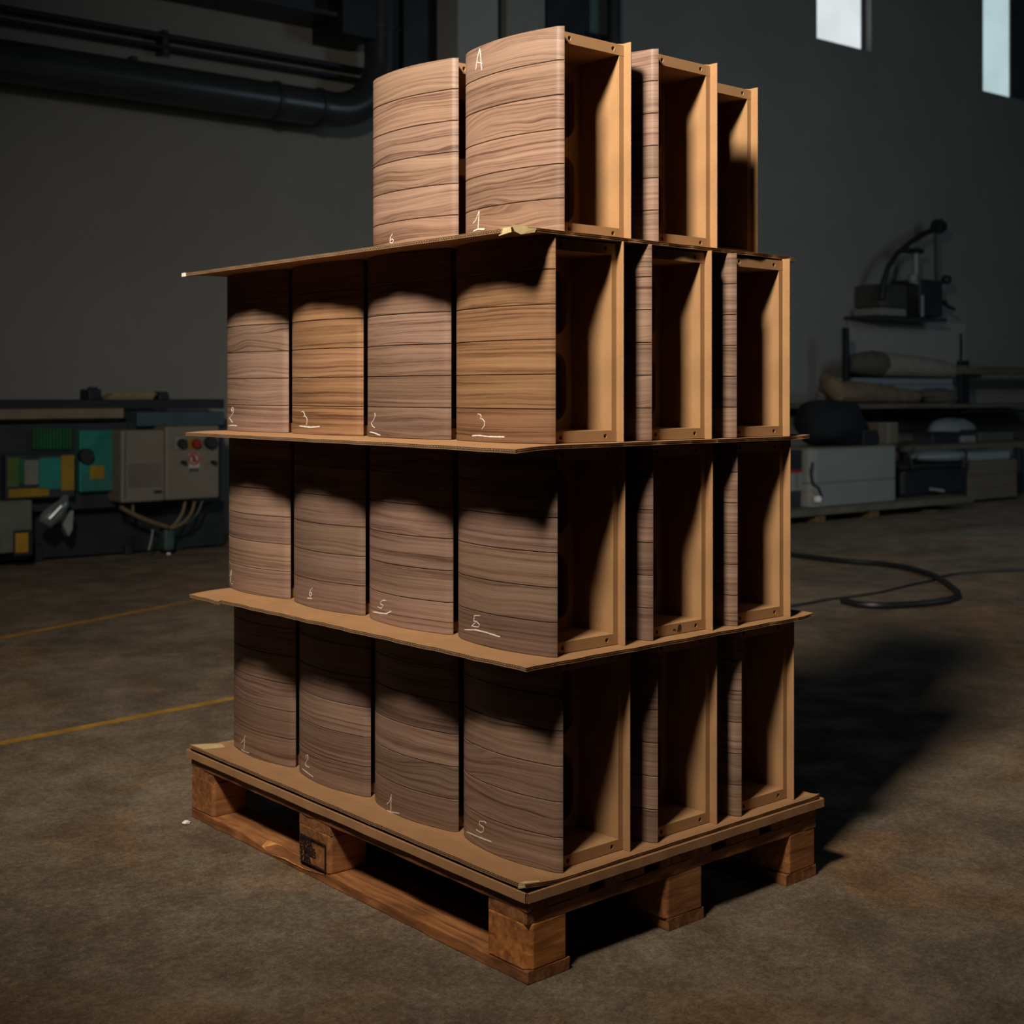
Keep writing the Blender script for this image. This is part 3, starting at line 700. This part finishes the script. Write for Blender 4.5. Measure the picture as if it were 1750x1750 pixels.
def cabinet(t, i, j, dx=0, dy=0, drz=0):
    bx, by = j*DV+dx, i*DU+dy
    X, Y = tier_xy(t, bx, by)
    r = empty('speaker_cabinet', (X, Y, ZTIER[t]), TO[t][2]+drz)
    if t == 0: r.scale = (1, 1, SZ0)  # bottom tier uses the same meshes, stretched vertically
    num = CH.get((t, i, j))
    if j == 0:
        lab = 'walnut cabinet chalked %s on the %s, %s' % (num[0], TNAME[t], ROWN[i] if not (t == 3 and i == 1) else 'left of the one marked A')
    else:
        lab = ['', 'open-fronted walnut cabinet in the middle of the short side, %s', 'open-fronted walnut cabinet at the right end of the short side, %s'][j] % TNAME[t]
    tag(r, lab, 'cabinet', 'walnut loudspeaker cabinets stacked on the pallet')
    sl = put('side_panel', CORE_L, r); base = tint_for(t, i, j); rnd = random.Random(t*100+i*10+j)
    for k in range(6):
        p = put('plank', PLANK, sl, loc=(0, 0, k*PH)); f = rnd.uniform(.92, 1.08); p.color = (base[0]*f, base[1]*f*rnd.uniform(.98, 1.03), base[2]*f*rnd.uniform(.95, 1.05), 1)
    sr = put('side_panel', CORE_R, r); v = put('veneer', VENEER, sr); v.color = (*base, 1)
    put('top_panel', RAIL_T, r); put('bottom_panel', RAIL_B, r); put('stile', STILE_L, r); put('stile', STILE_R, r); put('brace', BRACE, r); put('back_panel', BACK, r)
    if num: chalk(r, t, bx, by, num[1], 'white chalk handwriting reading %s' % num[0])
    return r
for t in range(4):
    for i in range(4):
        for j in range(3):
            if i and j: continue                      # wholly hidden behind the others
            if t == 3 and i > 1: continue
            if t == 3 and (i, j) == (0, 2): cabinet(t, i, j, dx=-.012, dy=.085)
            elif t == 3 and (i, j) == (1, 0): cabinet(t, i, j, dy=.006, drz=.022)
            else:
                r = cabinet(t, i, j)
                if (t, i, j) == (1, 0, 1):            # "-A" in black marker on the lower front edge
                    m = MB(); y = FR0-.0003
                    for a, b_ in (((.072, .0105), (.079, .0105)), ((.084, .0055), (.0885, .0175)), ((.0885, .0175), (.0935, .0175)), ((.0935, .0175), (.0932, .006)), ((.0865, .0105), (.0935, .0115)), ((.0895, .0045), (.0892, .016))):
                        m.tube([(a[0], y, a[1]), (b_[0], y, b_[1])], .0008, 6)
                    m.build('marker_writing', INK, r)['label'] = 'black handwritten -A'

# ------------------------------------------------------------------ things on the floor
def strip(name, a, b, w, label):
    a, b = Vector((*a, 0)), Vector((*b, 0)); d = (b-a).normalized(); n = Vector((-d.y, d.x, 0)); m = MB(); K = 40; rnd = random.Random(3)
    r = empty(name, a); 
    vs = []
    for i in range(K+1):
        p = (b-a)*(i/K); e1, e2 = w/2*(1+rnd.uniform(-.08, .08)), w/2*(1+rnd.uniform(-.08, .08))
        vs += [tuple(p+n*e1+Vector((0,0,.0008))), tuple(p-n*e2+Vector((0,0,.0008)))]
    m.add(vs, [(2*i, 2*i+1, 2*i+3, 2*i+2) for i in range(K)])
    bpy.data.objects.remove(r); o = m.build(name, YLINE); o.location = a; tag(o, label, 'floor line', 'worn ochre lines on the floor'); return o
p, q_ = px_ground(0, 1091), px_ground(262, 1040); d = (q_-p); strip('floor_line', (p-d*1.2).xy, (p+d*2.2).xy, .050, 'thin ochre line on the floor nearer the machine')
p, q_ = px_ground(0, 1271), px_ground(396, 1194); d = (q_-p); strip('floor_line', (p-d*.8).xy, (p+d*1.8).xy, .043, 'ochre line on the floor running towards the lower part of the stack')
def crv(name, pix, r_, label, cat, mat=HOSE, sub=8):
    P_ = [px_ground(x, y) for x, y in pix]
    for p in P_: p.z = r_+.0006
    out = []
    for i in range(len(P_)-1):
        p0, p1, p2, p3 = P_[max(i-1, 0)], P_[i], P_[i+1], P_[min(i+2, len(P_)-1)]
        for k in range(sub):
            t = k/sub; out.append(.5*((2*p1)+(p2-p0)*t+(2*p0-5*p1+4*p2-p3)*t*t+(3*p1-p0-3*p2+p3)*t**3))
    out.append(P_[-1]); base = out[0].copy(); base.z = 0
    m = MB().tube([p-base for p in out], r_, 8); o = m.build(name, mat, None, True); o.location = base; tag(o, label, cat); return o
crv('floor_hose', ((1240, 940), (1300, 946), (1353, 953), (1437, 963), (1500, 968), (1548, 975), (1582, 984), (1604, 993), (1622, 1006), (1637, 1020), (1628, 1029), (1590, 1036), (1520, 1041), (1470, 1039), (1440, 1032)), .016, 'black hose lying in a loop on the floor right of the stack', 'hose')
crv('floor_cable', ((1300, 1046), (1365, 1036), (1420, 1026), (1462, 1021), (1510, 1013), (1560, 1001), (1596, 993), (1615, 986), (1650, 981), (1720, 977), (1800, 974)), .006, 'thin dark cable crossing the loop of black hose', 'cable')
def scrap(px, py, s, label, seed):
    p = px_ground(px, py); rnd = random.Random(seed); m = MB().blob((0, 0, s*.45), s, s*.7, s*.5, 10, 6, .25, seed, flat=s*.44)
    o = m.build('paper_scrap', PAPER, None, True); o.location = p; tag(o, label, 'scrap', 'small white scraps on the floor')
scrap(318, 1409, .010, 'white crumb of debris left of the pallet corner', 1)
scrap(288, 948, .014, 'tiny white scrap on the floor by the machine feet', 2)
p = px_ground(1368, 949)
o = MB().box(-.028, .028, -.012, .012, 0.0004, .006).build('paper_scrap', PAPER, bevel=.001); o.location = p; o.rotation_euler = (0, 0, -YAW); tag(o, 'small white strip on the floor beside the black hose', 'scrap', 'small white scraps on the floor')


# ------------------------------------------------------------------ background left: woodworking machine
GREEN = plain('green_enamel', (0.009, 0.096, 0.033), .5); TEAL = plain('teal_enamel', (0.01, 0.165, 0.135), .5, var=.2); OCHRE = plain('yellow_enamel', (0.2475, 0.153, 0.009), .5, var=.25)
LGREEN = plain('olive_green', (0.06, 0.114, 0.018), .5); WHITEP = plain('grey_white_print', (0.144, 0.152, 0.14), .6); BLUEM = plain('slate_blue_metal', (.035, .065, .08), .5)
AMBER = plain('amber_plastic', (0.341, 0.1815, 0.0165), .4); RED = plain('red_plastic', (0.27, 0.018, 0.012), .4); TAN = plain('tan_board', (0.15, 0.125, 0.085), .6)
class Bg:
    """parts placed in the wall frame relative to a root standing on the floor"""
    def __init__(s, name, px, d, label, cat, group=None, z=0.0, depth=0):
        s.d = d; s.o = Vector((rt(px, d)[0], -d, z)); s.r = rootr(name, s.o); tag(s.r, label, cat, group)
    def P(s, px, py, d=None): return rp(px, py, s.d if d is None else d)-s.o
    def rect(s, x0, y0, x1, y1, d, th, name, mat, bevel=.006, parent=None):
        xm = (x0+x1)/2; a, b = s.P(x0, 0, d).x, s.P(x1, 0, d).x; z1 = s.P(xm, y0, d).z; z0 = .0005 if y1 is None else max(s.P(xm, y1, d).z, -s.o.z); y = -d-s.o.y
        return MB().box(a, b, y, y+th, z0, z1).build(name, mat, parent or s.r, bevel=bevel)
b = Bg('edge_machine', 150, .9, 'long dark machine with coloured panels along the left wall', 'machine')
b.rect(-160, 722, 384, 872, .82, .62, 'body', DARKM)
b.rect(-160, 866, 384, 952, .70, .45, 'base', BLACKP)
for x in (60, 215, 300): b.rect(x, 930, x+14, None, .74, .12, 'foot', BLACKP)
b.rect(-160, 683, 384, 700, .55, .3, 'rear_fence', BLACKP)
b.rect(-160, 699, 212, 717, .92, .5, 'table', TAN)
b.rect(235, 704, 384, 728, .88, .3, 'guard', BLUEM)
# green louvre: one part per slat
for k in range(12): b.rect(57+k*5.6, 733, 60.4+k*5.6, 768, .85, .03, 'slat', GREEN, bevel=0)
pn = b.rect(10, 776, 128, 852, .93, .10, 'control_panel', DARKM)
def spot(x0, y0, x1, y1, mat, nm, par): return b.rect(x0, y0, x1, y1, .936, .008, nm, mat, 0, par)
spot(13, 782, 32, 832, LGREEN, 'panel_print', pn); spot(32, 784, 42, 826, GREEN, 'panel_print', pn); spot(42, 786, 66, 828, WHITEP, 'panel_print', pn); spot(67, 782, 104, 836, TEAL, 'panel_print', pn); spot(105, 778, 127, 838, OCHRE, 'panel_print', pn); spot(15, 835, 84, 849, OCHRE, 'panel_print', pn)
dr = b.rect(136, 735, 199, 840, .88, .07, 'hatch', TEAL)
def disc(px, py, r_, d, th, name, mat, par=None):
    p = b.P(px, py, d); return MB().lathe([(r_*.96, 0), (r_, -.004), (r_, th)], (p.x, p.y, p.z), 20, 'y').build(name, mat, par or b.r, True)
b.rect(154, 796, 178, 818, .886, .01, 'panel_print', OCHRE, 0, dr)
disc(149, 779, .042, .93, .05, 'hand_knob', BLACKP, dr)
pc = b.rect(142, 810, 200, 838, .884, .004, 'panel_print', plain('teal_wash', (0.022, 0.132, 0.11), .5), 0, dr)
# beige switch cabinet
cb = b.rect(207, 735, 282, 858, 1.02, .22, 'switch_cabinet', BEIGE, .012)
MB_ = b.rect(283, 728, 375, 853, 1.02, .22, 'switch_cabinet', BEIGE, .012)
b.rect(212, 738, 215, 852, 1.03, .01, 'trim_strip', STEEL, .002)
b.rect(220, 792, 276, 832, 1.024, .005, 'label_plate', plain('dull_plate', (0.1216, 0.1064, 0.0798), .6), 0)
b.rect(264, 838, 277, 843, 1.026, .006, 'name_plate', BLACKP, 0)
def knob(px, py, r_, mat, nm): 
    p = b.P(px, py, 1.02); return MB().lathe([(r_*.8, -.045), (r_, -.035), (r_, .0)], (p.x, p.y, p.z), 18, 'y').build(nm, mat, b.r, True)
b.rect(299, 747, 318, 768, 1.03, .01, 'switch_plate', GREYM, .003)
knob(309, 758, .030, BLACKP, 'push_button'); b.rect(322, 748, 340, 767, 1.027, .008, 'switch_plate', OCHRE, .004); knob(333, 758, .028, RED, 'stop_button'); knob(358, 756, .040, BLACKP, 'rotary_switch')
knob(312, 790, .013, BLACKP, 'lock'); knob(363, 790, .013, BLACKP, 'lock')
sg = b.rect(323, 775, 341, 801, 1.026, .006, 'warning_sticker', plain('sticker_white', (0.31, 0.3, 0.275), .6), 0)
p = b.P(332, 784, 1.03); m = MB(); R0 = .033
pts = [(p.x+R0*cos(a), p.y, p.z+R0*sin(a)) for a in [i*2*pi/20 for i in range(21)]]
m.tube(pts, .005, 6, False); m.tube([(p.x-R0*.7, p.y, p.z+R0*.7), (p.x+R0*.7, p.y, p.z-R0*.7)], .005, 6); m.build('sticker_print', plain('sign_red', (0.336, 0.024, 0.024), .6), sg)
m = MB(); m.box(p.x-.008, p.x+.008, p.y+.001, p.y+.004, p.z-.02, p.z+.02); m.box(p.x-.03, p.x+.03, p.y+.001, p.y+.004, p.z-.075, p.z-.07); m.box(p.x-.03, p.x+.03, p.y+.001, p.y+.004, p.z-.062, p.z-.057); m.build('sticker_print', INK, sg)
# hanging cables below the cabinet
def hang(pts, r_, mat, d=.95):
    P_ = [b.P(x, y, d) for x, y in pts]; out = []
    for i in range(len(P_)-1):
        p0, p1, p2, p3 = P_[max(i-1,0)], P_[i], P_[i+1], P_[min(i+2,len(P_)-1)]
        for k in range(6):
            t = k/6; out.append(.5*((2*p1)+(p2-p0)*t+(2*p0-5*p1+4*p2-p3)*t*t+(3*p1-p0-3*p2+p3)*t**3))
    out.append(P_[-1]); return MB().tube(out, r_, 8).build('cable', mat, b.r, True)
CABLE = plain('cable_beige', (0.13, 0.095, 0.05), .6)
hang(((205, 866), (230, 880), (262, 893), (287, 901)), .014, CABLE); hang(((317, 855), (312, 875), (302, 892), (290, 903)), .010, CABLE); hang(((333, 855), (327, 876), (313, 893), (292, 903)), .010, CABLE); hang(((346, 855), (335, 880), (316, 896)), .010, DARKM); hang(((227, 862), (227, 876)), .010, CABLE)
hang(((261, 905), (259, 920), (254, 940)), .006, GREYM)
b.rect(281, 902, 300, 942, .93, .10, 'outlet_pipe', plain('dark_green', (.03,.06,.05), .5), .02)
# chrome guard and chute
p1, p2, p3 = b.P(68, 886, 1.05), b.P(86, 880, 1.05), b.P(108, 862, 1.05)
MB().tube([p1, b.P(80, 888, 1.05), b.P(95, 876, 1.05), p3, b.P(112, 850, 1.0)], [.02, .055, .05, .035, .02], 14).build('blade_guard', plain('guard_steel', (.28,.31,.31), .35, .6, var=.2), b.r, True)
MB().tube([b.P(84, 887, 1.10), b.P(105, 865, 1.10)], .014, 8).build('guard_edge', STEEL, b.r, True)
pa_, pb_, pc_ = b.P(98, 880, .98), b.P(127, 872, .98), b.P(118, 918, .98)
m = MB(); q0 = [pa_, pb_, b.P(125, 905, .98), pc_]
m.add([tuple(v) for v in q0]+[(v.x, v.y+.08, v.z) for v in q0], [(3,2,1,0), (4,5,6,7), (0,1,5,4), (1,2,6,5), (2,3,7,6), (3,0,4,7)]); m.build('chute', GREYM, b.r, bevel=.008)
g = b.rect(-160, 860, 55, 950, 1.0, .3, 'side_box', plain('box_grey', (.10,.11,.09), .6)); b.rect(24, 906, 56, 950, 1.02, .02, 'indicator_frame', BLACKP, .004, g); b.rect(27, 911, 49, 945, 1.035, .02, 'indicator_panel', AMBER, .005, g)
# things on the machine
def resting(name, px, d, label, cat, z): return Bg(name, px, d, label, cat, None, z)
zt = rp(165, 683, .55).z
k_ = resting('clamp_head', 163, .52, 'small black clamp head on the left machine fence', 'clamp', zt); k_.rect(152, 665, 174, 683.0, .52, .16, 'head', BLACKP); k_.rect(157, 661, 168, 666, .50, .08, 'screw', DARKM)
k_ = resting('clamp_head', 280, .52, 'black clamp head on the fence beside the switch cabinet', 'clamp', rp(280, 683, .55).z); k_.rect(272, 674, 290, 683.0, .52, .16, 'head', BLACKP); k_.rect(274, 669, 288, 675, .50, .10, 'screw', DARKM)
k_ = resting('offcut_bundle', 220, .50, 'bundle of pale wood offcuts lying on the machine fence', 'offcuts', rp(220, 683, .55).z)
for q in range(4): k_.rect(180+q*4, 680-q*2.6, 262+q*2, 682.8-q*2.6, .50-.01*q, .12, 'offcut', plain('offcut_%d' % q, (.20+.03*q, .15+.02*q, .09), .7), .003)

# ------------------------------------------------------------------ background right: store corner
PALE = plain('pale_plastic', (0.19, 0.195, 0.185), .5, var=.1, scale=2); SHELF = plain('shelf_board', (.10, .085, .06), .7); SACK = plain('sack_cloth', (0.248, 0.2108, 0.1736), .85, var=.2, scale=9); SACK2 = plain('sack_tan', (0.1512, 0.105, 0.063), .85, var=.25, scale=9)
SACKD = plain('sack_brown', (.085, .070, .055), .85, var=.2, scale=9); BLUEG = plain('blue_grey_cloth', (0.18, 0.207, 0.222), .8, var=.1); BROWN = plain('brown_crate', (.11, .085, .06), .7, var=.15)
d2 = 2.1
b = Bg('low_platform', 1500, d2, 'low dark wooden platform on blocks under the pale tank', 'platform')
b.rect(1345, 861, 1665, 872, d2, .75, 'deck', SHELF)
for x in (1396, 1488, 1590): b.rect(x, 872, x+15, None, d2-.02, .5, 'foot', plain('foot_wood', (0.12, 0.072, 0.027), .7))
zp = b.P(1500, 861.0).z
b = Bg('plastic_tank', 1465, 2.0, 'pale plastic tank standing on the low platform', 'tank', None, zp)
a, c = b.P(1388, 0).x, b.P(1538, 0).x; zt = b.P(1465, 766).z
w, dp, rr = c-a, .5, .09
poly = []
for cx_, cy_, a0 in ((c-rr, rr, -pi/2), (c-rr, dp-rr, 0), (a+rr, dp-rr, pi/2), (a+rr, rr, pi)): poly += [(cx_+rr*cos(a0+i*pi/12), cy_+rr*sin(a0+i*pi/12)) for i in range(7)]
MB().prism(poly, 0.0, zt*.40).prism([((x-(a+c)/2)*.985+(a+c)/2, (y-dp/2)*.985+dp/2) for x, y in poly], zt*.40, zt*.42).prism(poly, zt*.42, zt).build('body', PALE, b.r, True, .006)
MB().prism([((x-(a+c)/2)*1.01+(a+c)/2, (y-dp/2)*1.01+dp/2) for x, y in poly], zt+.0004, zt+.012).build('lid', BEIGE, b.r, True)
MB().tube([b.P(1389, 790, 2.03), b.P(1385, 806, 2.03), b.P(1388, 826, 2.03), b.P(1398, 833, 2.03), b.P(1404, 848, 2.03)], .010, 8).build('cable', BLACKP, b.r, True)
b.rect(1396, 848, 1404, 858, 2.03, .03, 'plug', PAPER, .004)
ztl = rp(1465, 766, 2.0).z+.0125
def blobthing(name, x0, y0, x1, y1, d, dep, mat, label, cat, z, seed, rough=.1, p=.75, group=None):
    b = Bg(name, (x0+x1)/2, d-dep/2, label, cat, group, z)
    A_, B_ = b.P(x0, 0), b.P(x1, 0); zt = b.P((x0+x1)/2, y0).z; rx = (B_.x-A_.x)/2; rz = zt/2*1.02
    MB().blob(((A_.x+B_.x)/2, 0, rz), rx, dep/2, rz, 28, 16, rough, seed, flat=rz-.001, p=p).build('body', mat, b.r, True)
    return b
b = blobthing('black_sack', 1370, 686, 1466, 762, 1.95, .45, plain('black_sack_film', (.008, .010, .013), .8, var=.3, scale=8, spec=.2), 'slumped black sack on top of the pale tank', 'sack', ztl, 5, .10, .55)
m = MB(); zt = b.P(1420, 690).z; m.lathe([(.10, 0), (.03, .02), (.045, .05), (.02, .06)], (0, 0, zt-.03), 12); m.build('tied_neck', BLACKP, b.r, True)
b = Bg('small_carton', 1482, 1.9, 'small dark carton on the right part of the tank lid', 'carton', None, ztl); b.rect(1476, 738, 1500, None, 1.9, .15, 'body', BLACKP); b.rect(1476, 735, 1500, 738, 1.9, .15, 'flap', DARKM, .002)
b = Bg('cardboard_box', 1515, 1.8, 'brownish box standing on the tank lid beside the small dark carton', 'box', None, ztl); b.rect(1503, 722, 1535, None, 1.8, .18, 'body', BROWN); b.rect(1516, 722, 1522, None, 1.805, .01, 'tape_strip', TAN, 0)
b = Bg('red_striped_crate', 1362, 1.9, 'white crate with black top and red stripe just right of the stack', 'crate', None, zp)
b.rect(1330, 808, 1380, 840, 1.9, .3, 'body', PALE); b.rect(1330, 803, 1380, 808, 1.902, .3, 'stripe', RED, .002); b.rect(1330, 770, 1380, 803, 1.9, .3, 'upper_part', BLACKP); b.rect(1330, 840, 1380, None, 1.89, .28, 'foot', DARKM)
# black tub with pale bag
b = Bg('black_tub', 1595, 1.85, 'black tub on the platform beside the pale tank', 'tub', None, zp)
b.rect(1544, 800, 1652, None, 1.85, .45, 'body', BLACKP, .03); b.rect(1541, 794, 1655, 800, 1.87, .49, 'rim', BLACKP, .008)
hp = MB().tube([b.P(1560, 800, 1.9), b.P(1553, 775, 1.9), b.P(1562, 766, 1.9)], .012, 8).build('handle', DARKM, b.r, True)
MB().tube([b.P(1645, 800, 1.9), b.P(1652, 775, 1.9), b.P(1646, 768, 1.9)], .012, 8).build('handle', DARKM, b.r, True)
MB().tube([b.P(1590, 836, 1.88), b.P(1612, 839, 1.88)], .015, 8).build('grip', GREYM, b.r, True)
blobthing('pale_bag', 1562, 771, 1646, 815, 1.86, .36, BLUEG, 'bulging pale blue-grey bag resting on the black tub', 'bag', rp(1598, 794, 1.87).z+.002, 9, .05, .7)
b = Bg('brown_crate', 1700, 1.75, 'dull brown crate under the workbench at the right edge', 'crate'); b.rect(1655, 787, 1738, 852, 1.75, .5, 'body', BROWN); b.rect(1655, 852, 1738, None, 1.7, .4, 'plinth', BLACKP)
for k in range(1, 3): b.rect(1655, 787+k*21.6, 1738, 788.4+k*21.6, 1.757, .01, 'batten', SHELF, 0)
b = Bg('folded_cloth', 1695, 1.7, 'pale folded cloth on top of the brown crate', 'cloth', None, rp(1696, 787, 1.75).z); b.rect(1655, 773, 1726, None, 1.7, .35, 'layer', BLUEG, .012)
# workbench along the wall
b = Bg('workbench', 1680, 1.4, 'dark workbench running out of the right edge of the picture', 'workbench')
b.rect(1540, 757, 1850, 766, 1.4, .75, 'top', SHELF)
for x in (1546, 1652, 1742, 1840): b.rect(x, 766, x+9, None, 1.36, .07, 'leg', DARKM)
zb = rp(1680, 757, 1.4).z
def benchbox(name, x0, y0, x1, mat, d, label, cat, extra=None):
    z = rp((1540+1850)/2, 757, 1.4).z
    k_ = Bg(name, (x0+x1)/2, d, label, cat, None, z); A_, B_ = k_.P(x0, 0), k_.P(x1, 0); zt = k_.P((x0+x1)/2, y0).z
    MB().box(A_.x, B_.x, 0, .22, 0.0005, zt).build('body', mat, k_.r, bevel=.01); MB().box(A_.x-.01, B_.x+.01, -.01, .23, zt+.0004, zt+.02).build('lid', extra or DARKM, k_.r, bevel=.006); return k_
benchbox('tool_case', 1594, 742, 1640, DARKM, 1.2, 'dark tool case on the workbench left of the grey tray', 'case')
benchbox('grey_tray', 1646, 744, 1668, GREYM, 1.2, 'small grey tray on the workbench', 'tray')
benchbox('olive_box', 1676, 738, 1732, plain('olive_box', (.075,.085,.06), .7), 1.15, 'olive box on the workbench near the right edge', 'box')
k_ = blobthing('blue_sheet_bundle', 1590, 716, 1660, 745, .9, .3, BLUEG, 'bluish bundled sheet behind the tool case on the workbench', 'bundle', zb, 13, .1, .8)
# rack above the bench
b = Bg('wall_rack', 1640, .9, 'dark storage rack with long shelves holding rolls on the wall', 'rack')
for x in (1447, 1643): b.rect(x, 560 if x < 1500 else 616, x+(5 if x < 1500 else 14), None, .55, .06, 'post', BLACKP)
b.rect(1833, 616, 1847, None, .55, .06, 'post', BLACKP)
b.rect(1440, 690, 1622, 698, .95, .85, 'shelf', SHELF); b.rect(1622, 690, 1850, 696, .95, .85, 'shelf', SHELF)
b.rect(1652, 627, 1850, 641, .62, .12, 'upper_rail', SHELF); b.rect(1652, 700, 1850, 704, .98, .08, 'lower_rail', BLACKP)
zs_ = rp((1440+1622)/2, 690, .95).z
b = Bg('cloth_roll', 1500, .75, 'tan rolled bundle on the rack shelf, lower of two rolls', 'roll', 'rolled bundles on the rack', zs_)
Q = [b.P(1424, 655), b.P(1432, 668), b.P(1455, 674), b.P(1500, 676), b.P(1560, 679)]
r0 = .105
pts = [Vector((v.x, 0, max(v.z, r0+.002))) for v in Q]; 
m = MB().tube([Vector((b.P(1428, 0).x, .12, .24)), Vector((b.P(1424, 0).x, .06, .18)), Vector((b.P(1432, 0).x, 0, r0+.004)), Vector((b.P(1470, 0).x, 0, r0+.002)), Vector((b.P(1520, 0).x, 0, r0*.8)), Vector((b.P(1565, 0).x, 0, r0*.62))], [.06, .10, r0, r0, r0*.78, r0*.6], 16); m.build('roll', SACK2, b.r, True)
MB().tube([Vector((b.P(1518, 0).x, 0, r0*.8)), Vector((b.P(1524, 0).x, 0, r0*.8))], r0*.86, 16).build('tie', SHELF, b.r, True)
k_ = blobthing('rag_heap', 1574, 664, 1628, 690, .9, .35, SACKD, 'heap of dull brown rags on the rack shelf', 'rags', zs_, 21, .18, .8)
# grey boards behind, and top sack lying over them
b = Bg('board_stack', 1560, .45, 'stack of pale grey boards lying on the rack shelf', 'boards', None, zs_)
zz = b.P(1540, 646).z; n = 4
for q in range(n): MB().box(b.P(1452+q*3, 0).x, b.P(1634-q*2, 0).x, -.0, .40, .0005+q*zz/n, (q+1)*zz/n-.004).build('board', BLUEG, b.r, bevel=.003)
b = Bg('cloth_sack', 1560, .42, 'long tapering cloth sack lying on the grey boards, uppermost on the rack', 'sack', 'rolled bundles on the rack', zs_+zz)
X_ = lambda px: b.P(px, 0).x
MB().tube([(X_(1450), 0, .125), (X_(1462), 0, .135), (X_(1490), 0, .140), (X_(1505), 0, .135)], [.07, .105, .130, .125], 18).build('hood', SACKD, b.r, True)
MB().tube([(X_(1502), 0, .132), (X_(1560), 0, .118), (X_(1610), 0, .098), (X_(1640), 0, .065), (X_(1660), 0, .04), (X_(1676), 0, .03)], [.124, .112, .092, .06, .035, .016], 18).build('body', SACK, b.r, True)
for q in range(3): MB().tube([(X_(1515+q*12), -.11+.01*q, .15-.02*q), (X_(1600), -.085+.008*q, .12-.025*q), (X_(1640), -.05, .075-.01*q)], .008, 6).build('fold', SACK, b.r, True)
# pale sheet on the wall, wall-mounted tool
b = Bg('wall_sheet', 1550, .03, 'pale rectangular sheet fixed to the wall below the wall-mounted tool', 'sheet', None, rp(1550, 690, .03).z)
b.rect(1452, 548, 1650, 690, .03, .02, 'sheet', plain('sheet_paint', (0.273, 0.2665, 0.2405), .7, var=.05), .002)
MB().box(b.P(1640, 0).x, b.P(1643, 0).x, -.012, .0, 0, b.P(1642, 570).z).build('edge_strip', DARKM, b.r)
b = Bg('wall_tool', 1560, .35, 'dark wall-mounted drilling tool with curved arm and raised head', 'tool', None, rp(1560, 541, .35).z)
b.rect(1507, 527, 1549, 541, .40, .35, 'base_plate', PALE, .006); b.rect(1549, 512, 1578, 541, .36, .33, 'body', BLACKP)
b.rect(1573, 478, 1612, 541, .38, .36, 'motor', DARKM, .02); b.rect(1507, 486, 1552, 527, .36, .33, 'gearbox', plain('oily_metal', (.05,.048,.043), .5), .03)
MB().tube([b.P(1506, 512, .38), b.P(1511, 480, .38), b.P(1518, 456, .38), b.P(1533, 433, .38), b.P(1556, 414, .38), b.P(1578, 400, .38), b.P(1598, 391, .38)], [.034, .032, .028, .026, .028, .030, .032], 10).build('arm', BLACKP, b.r, True)
p = b.P(1605, 387, .38); MB().lathe([(.03, -.06), (.075, -.05), (.08, .0), (.06, .06), (.02, .07)], tuple(p), 16, 'x').build('head', BLACKP, b.r, True)
MB().tube([b.P(1598, 392, .36), b.P(1600, 480, .36)], .018, 8).build('rod', DARKM, b.r, True)
MB().tube([b.P(1565, 430, .36), b.P(1565, 486, .36)], .030, 10).build('column', GREYM, b.r, True); b.rect(1552, 424, 1580, 432, .40, .12, 'handle', BLACKP, .01)
MB().tube([b.P(1576, 505, .42), b.P(1576, 541, .42)], .018, 10).build('spindle', PALE, b.r, True)
p = b.P(1617, 478, .38); MB().lathe([(.02, -.05), (.05, -.02), (.05, .03), (.03, .05)], tuple(p), 12, 'x').build('knob', BLACKP, b.r, True)
MB().tube([b.P(1612, 515, .38), b.P(1620, 524, .40), b.P(1632, 529, .42)], [.03, .022, .016], 8).build('lever', BLACKP, b.r, True)
p = b.P(1560, 476, .38); MB().lathe([(.03, -.05), (.05, -.02), (.05, .03), (.03, .05)], tuple(p), 12, 'z').build('chuck', GREYM, b.r, True)
b.rect(1500, 541, 1618, 546, .42, .42, 'bracket', DARKM, .003)
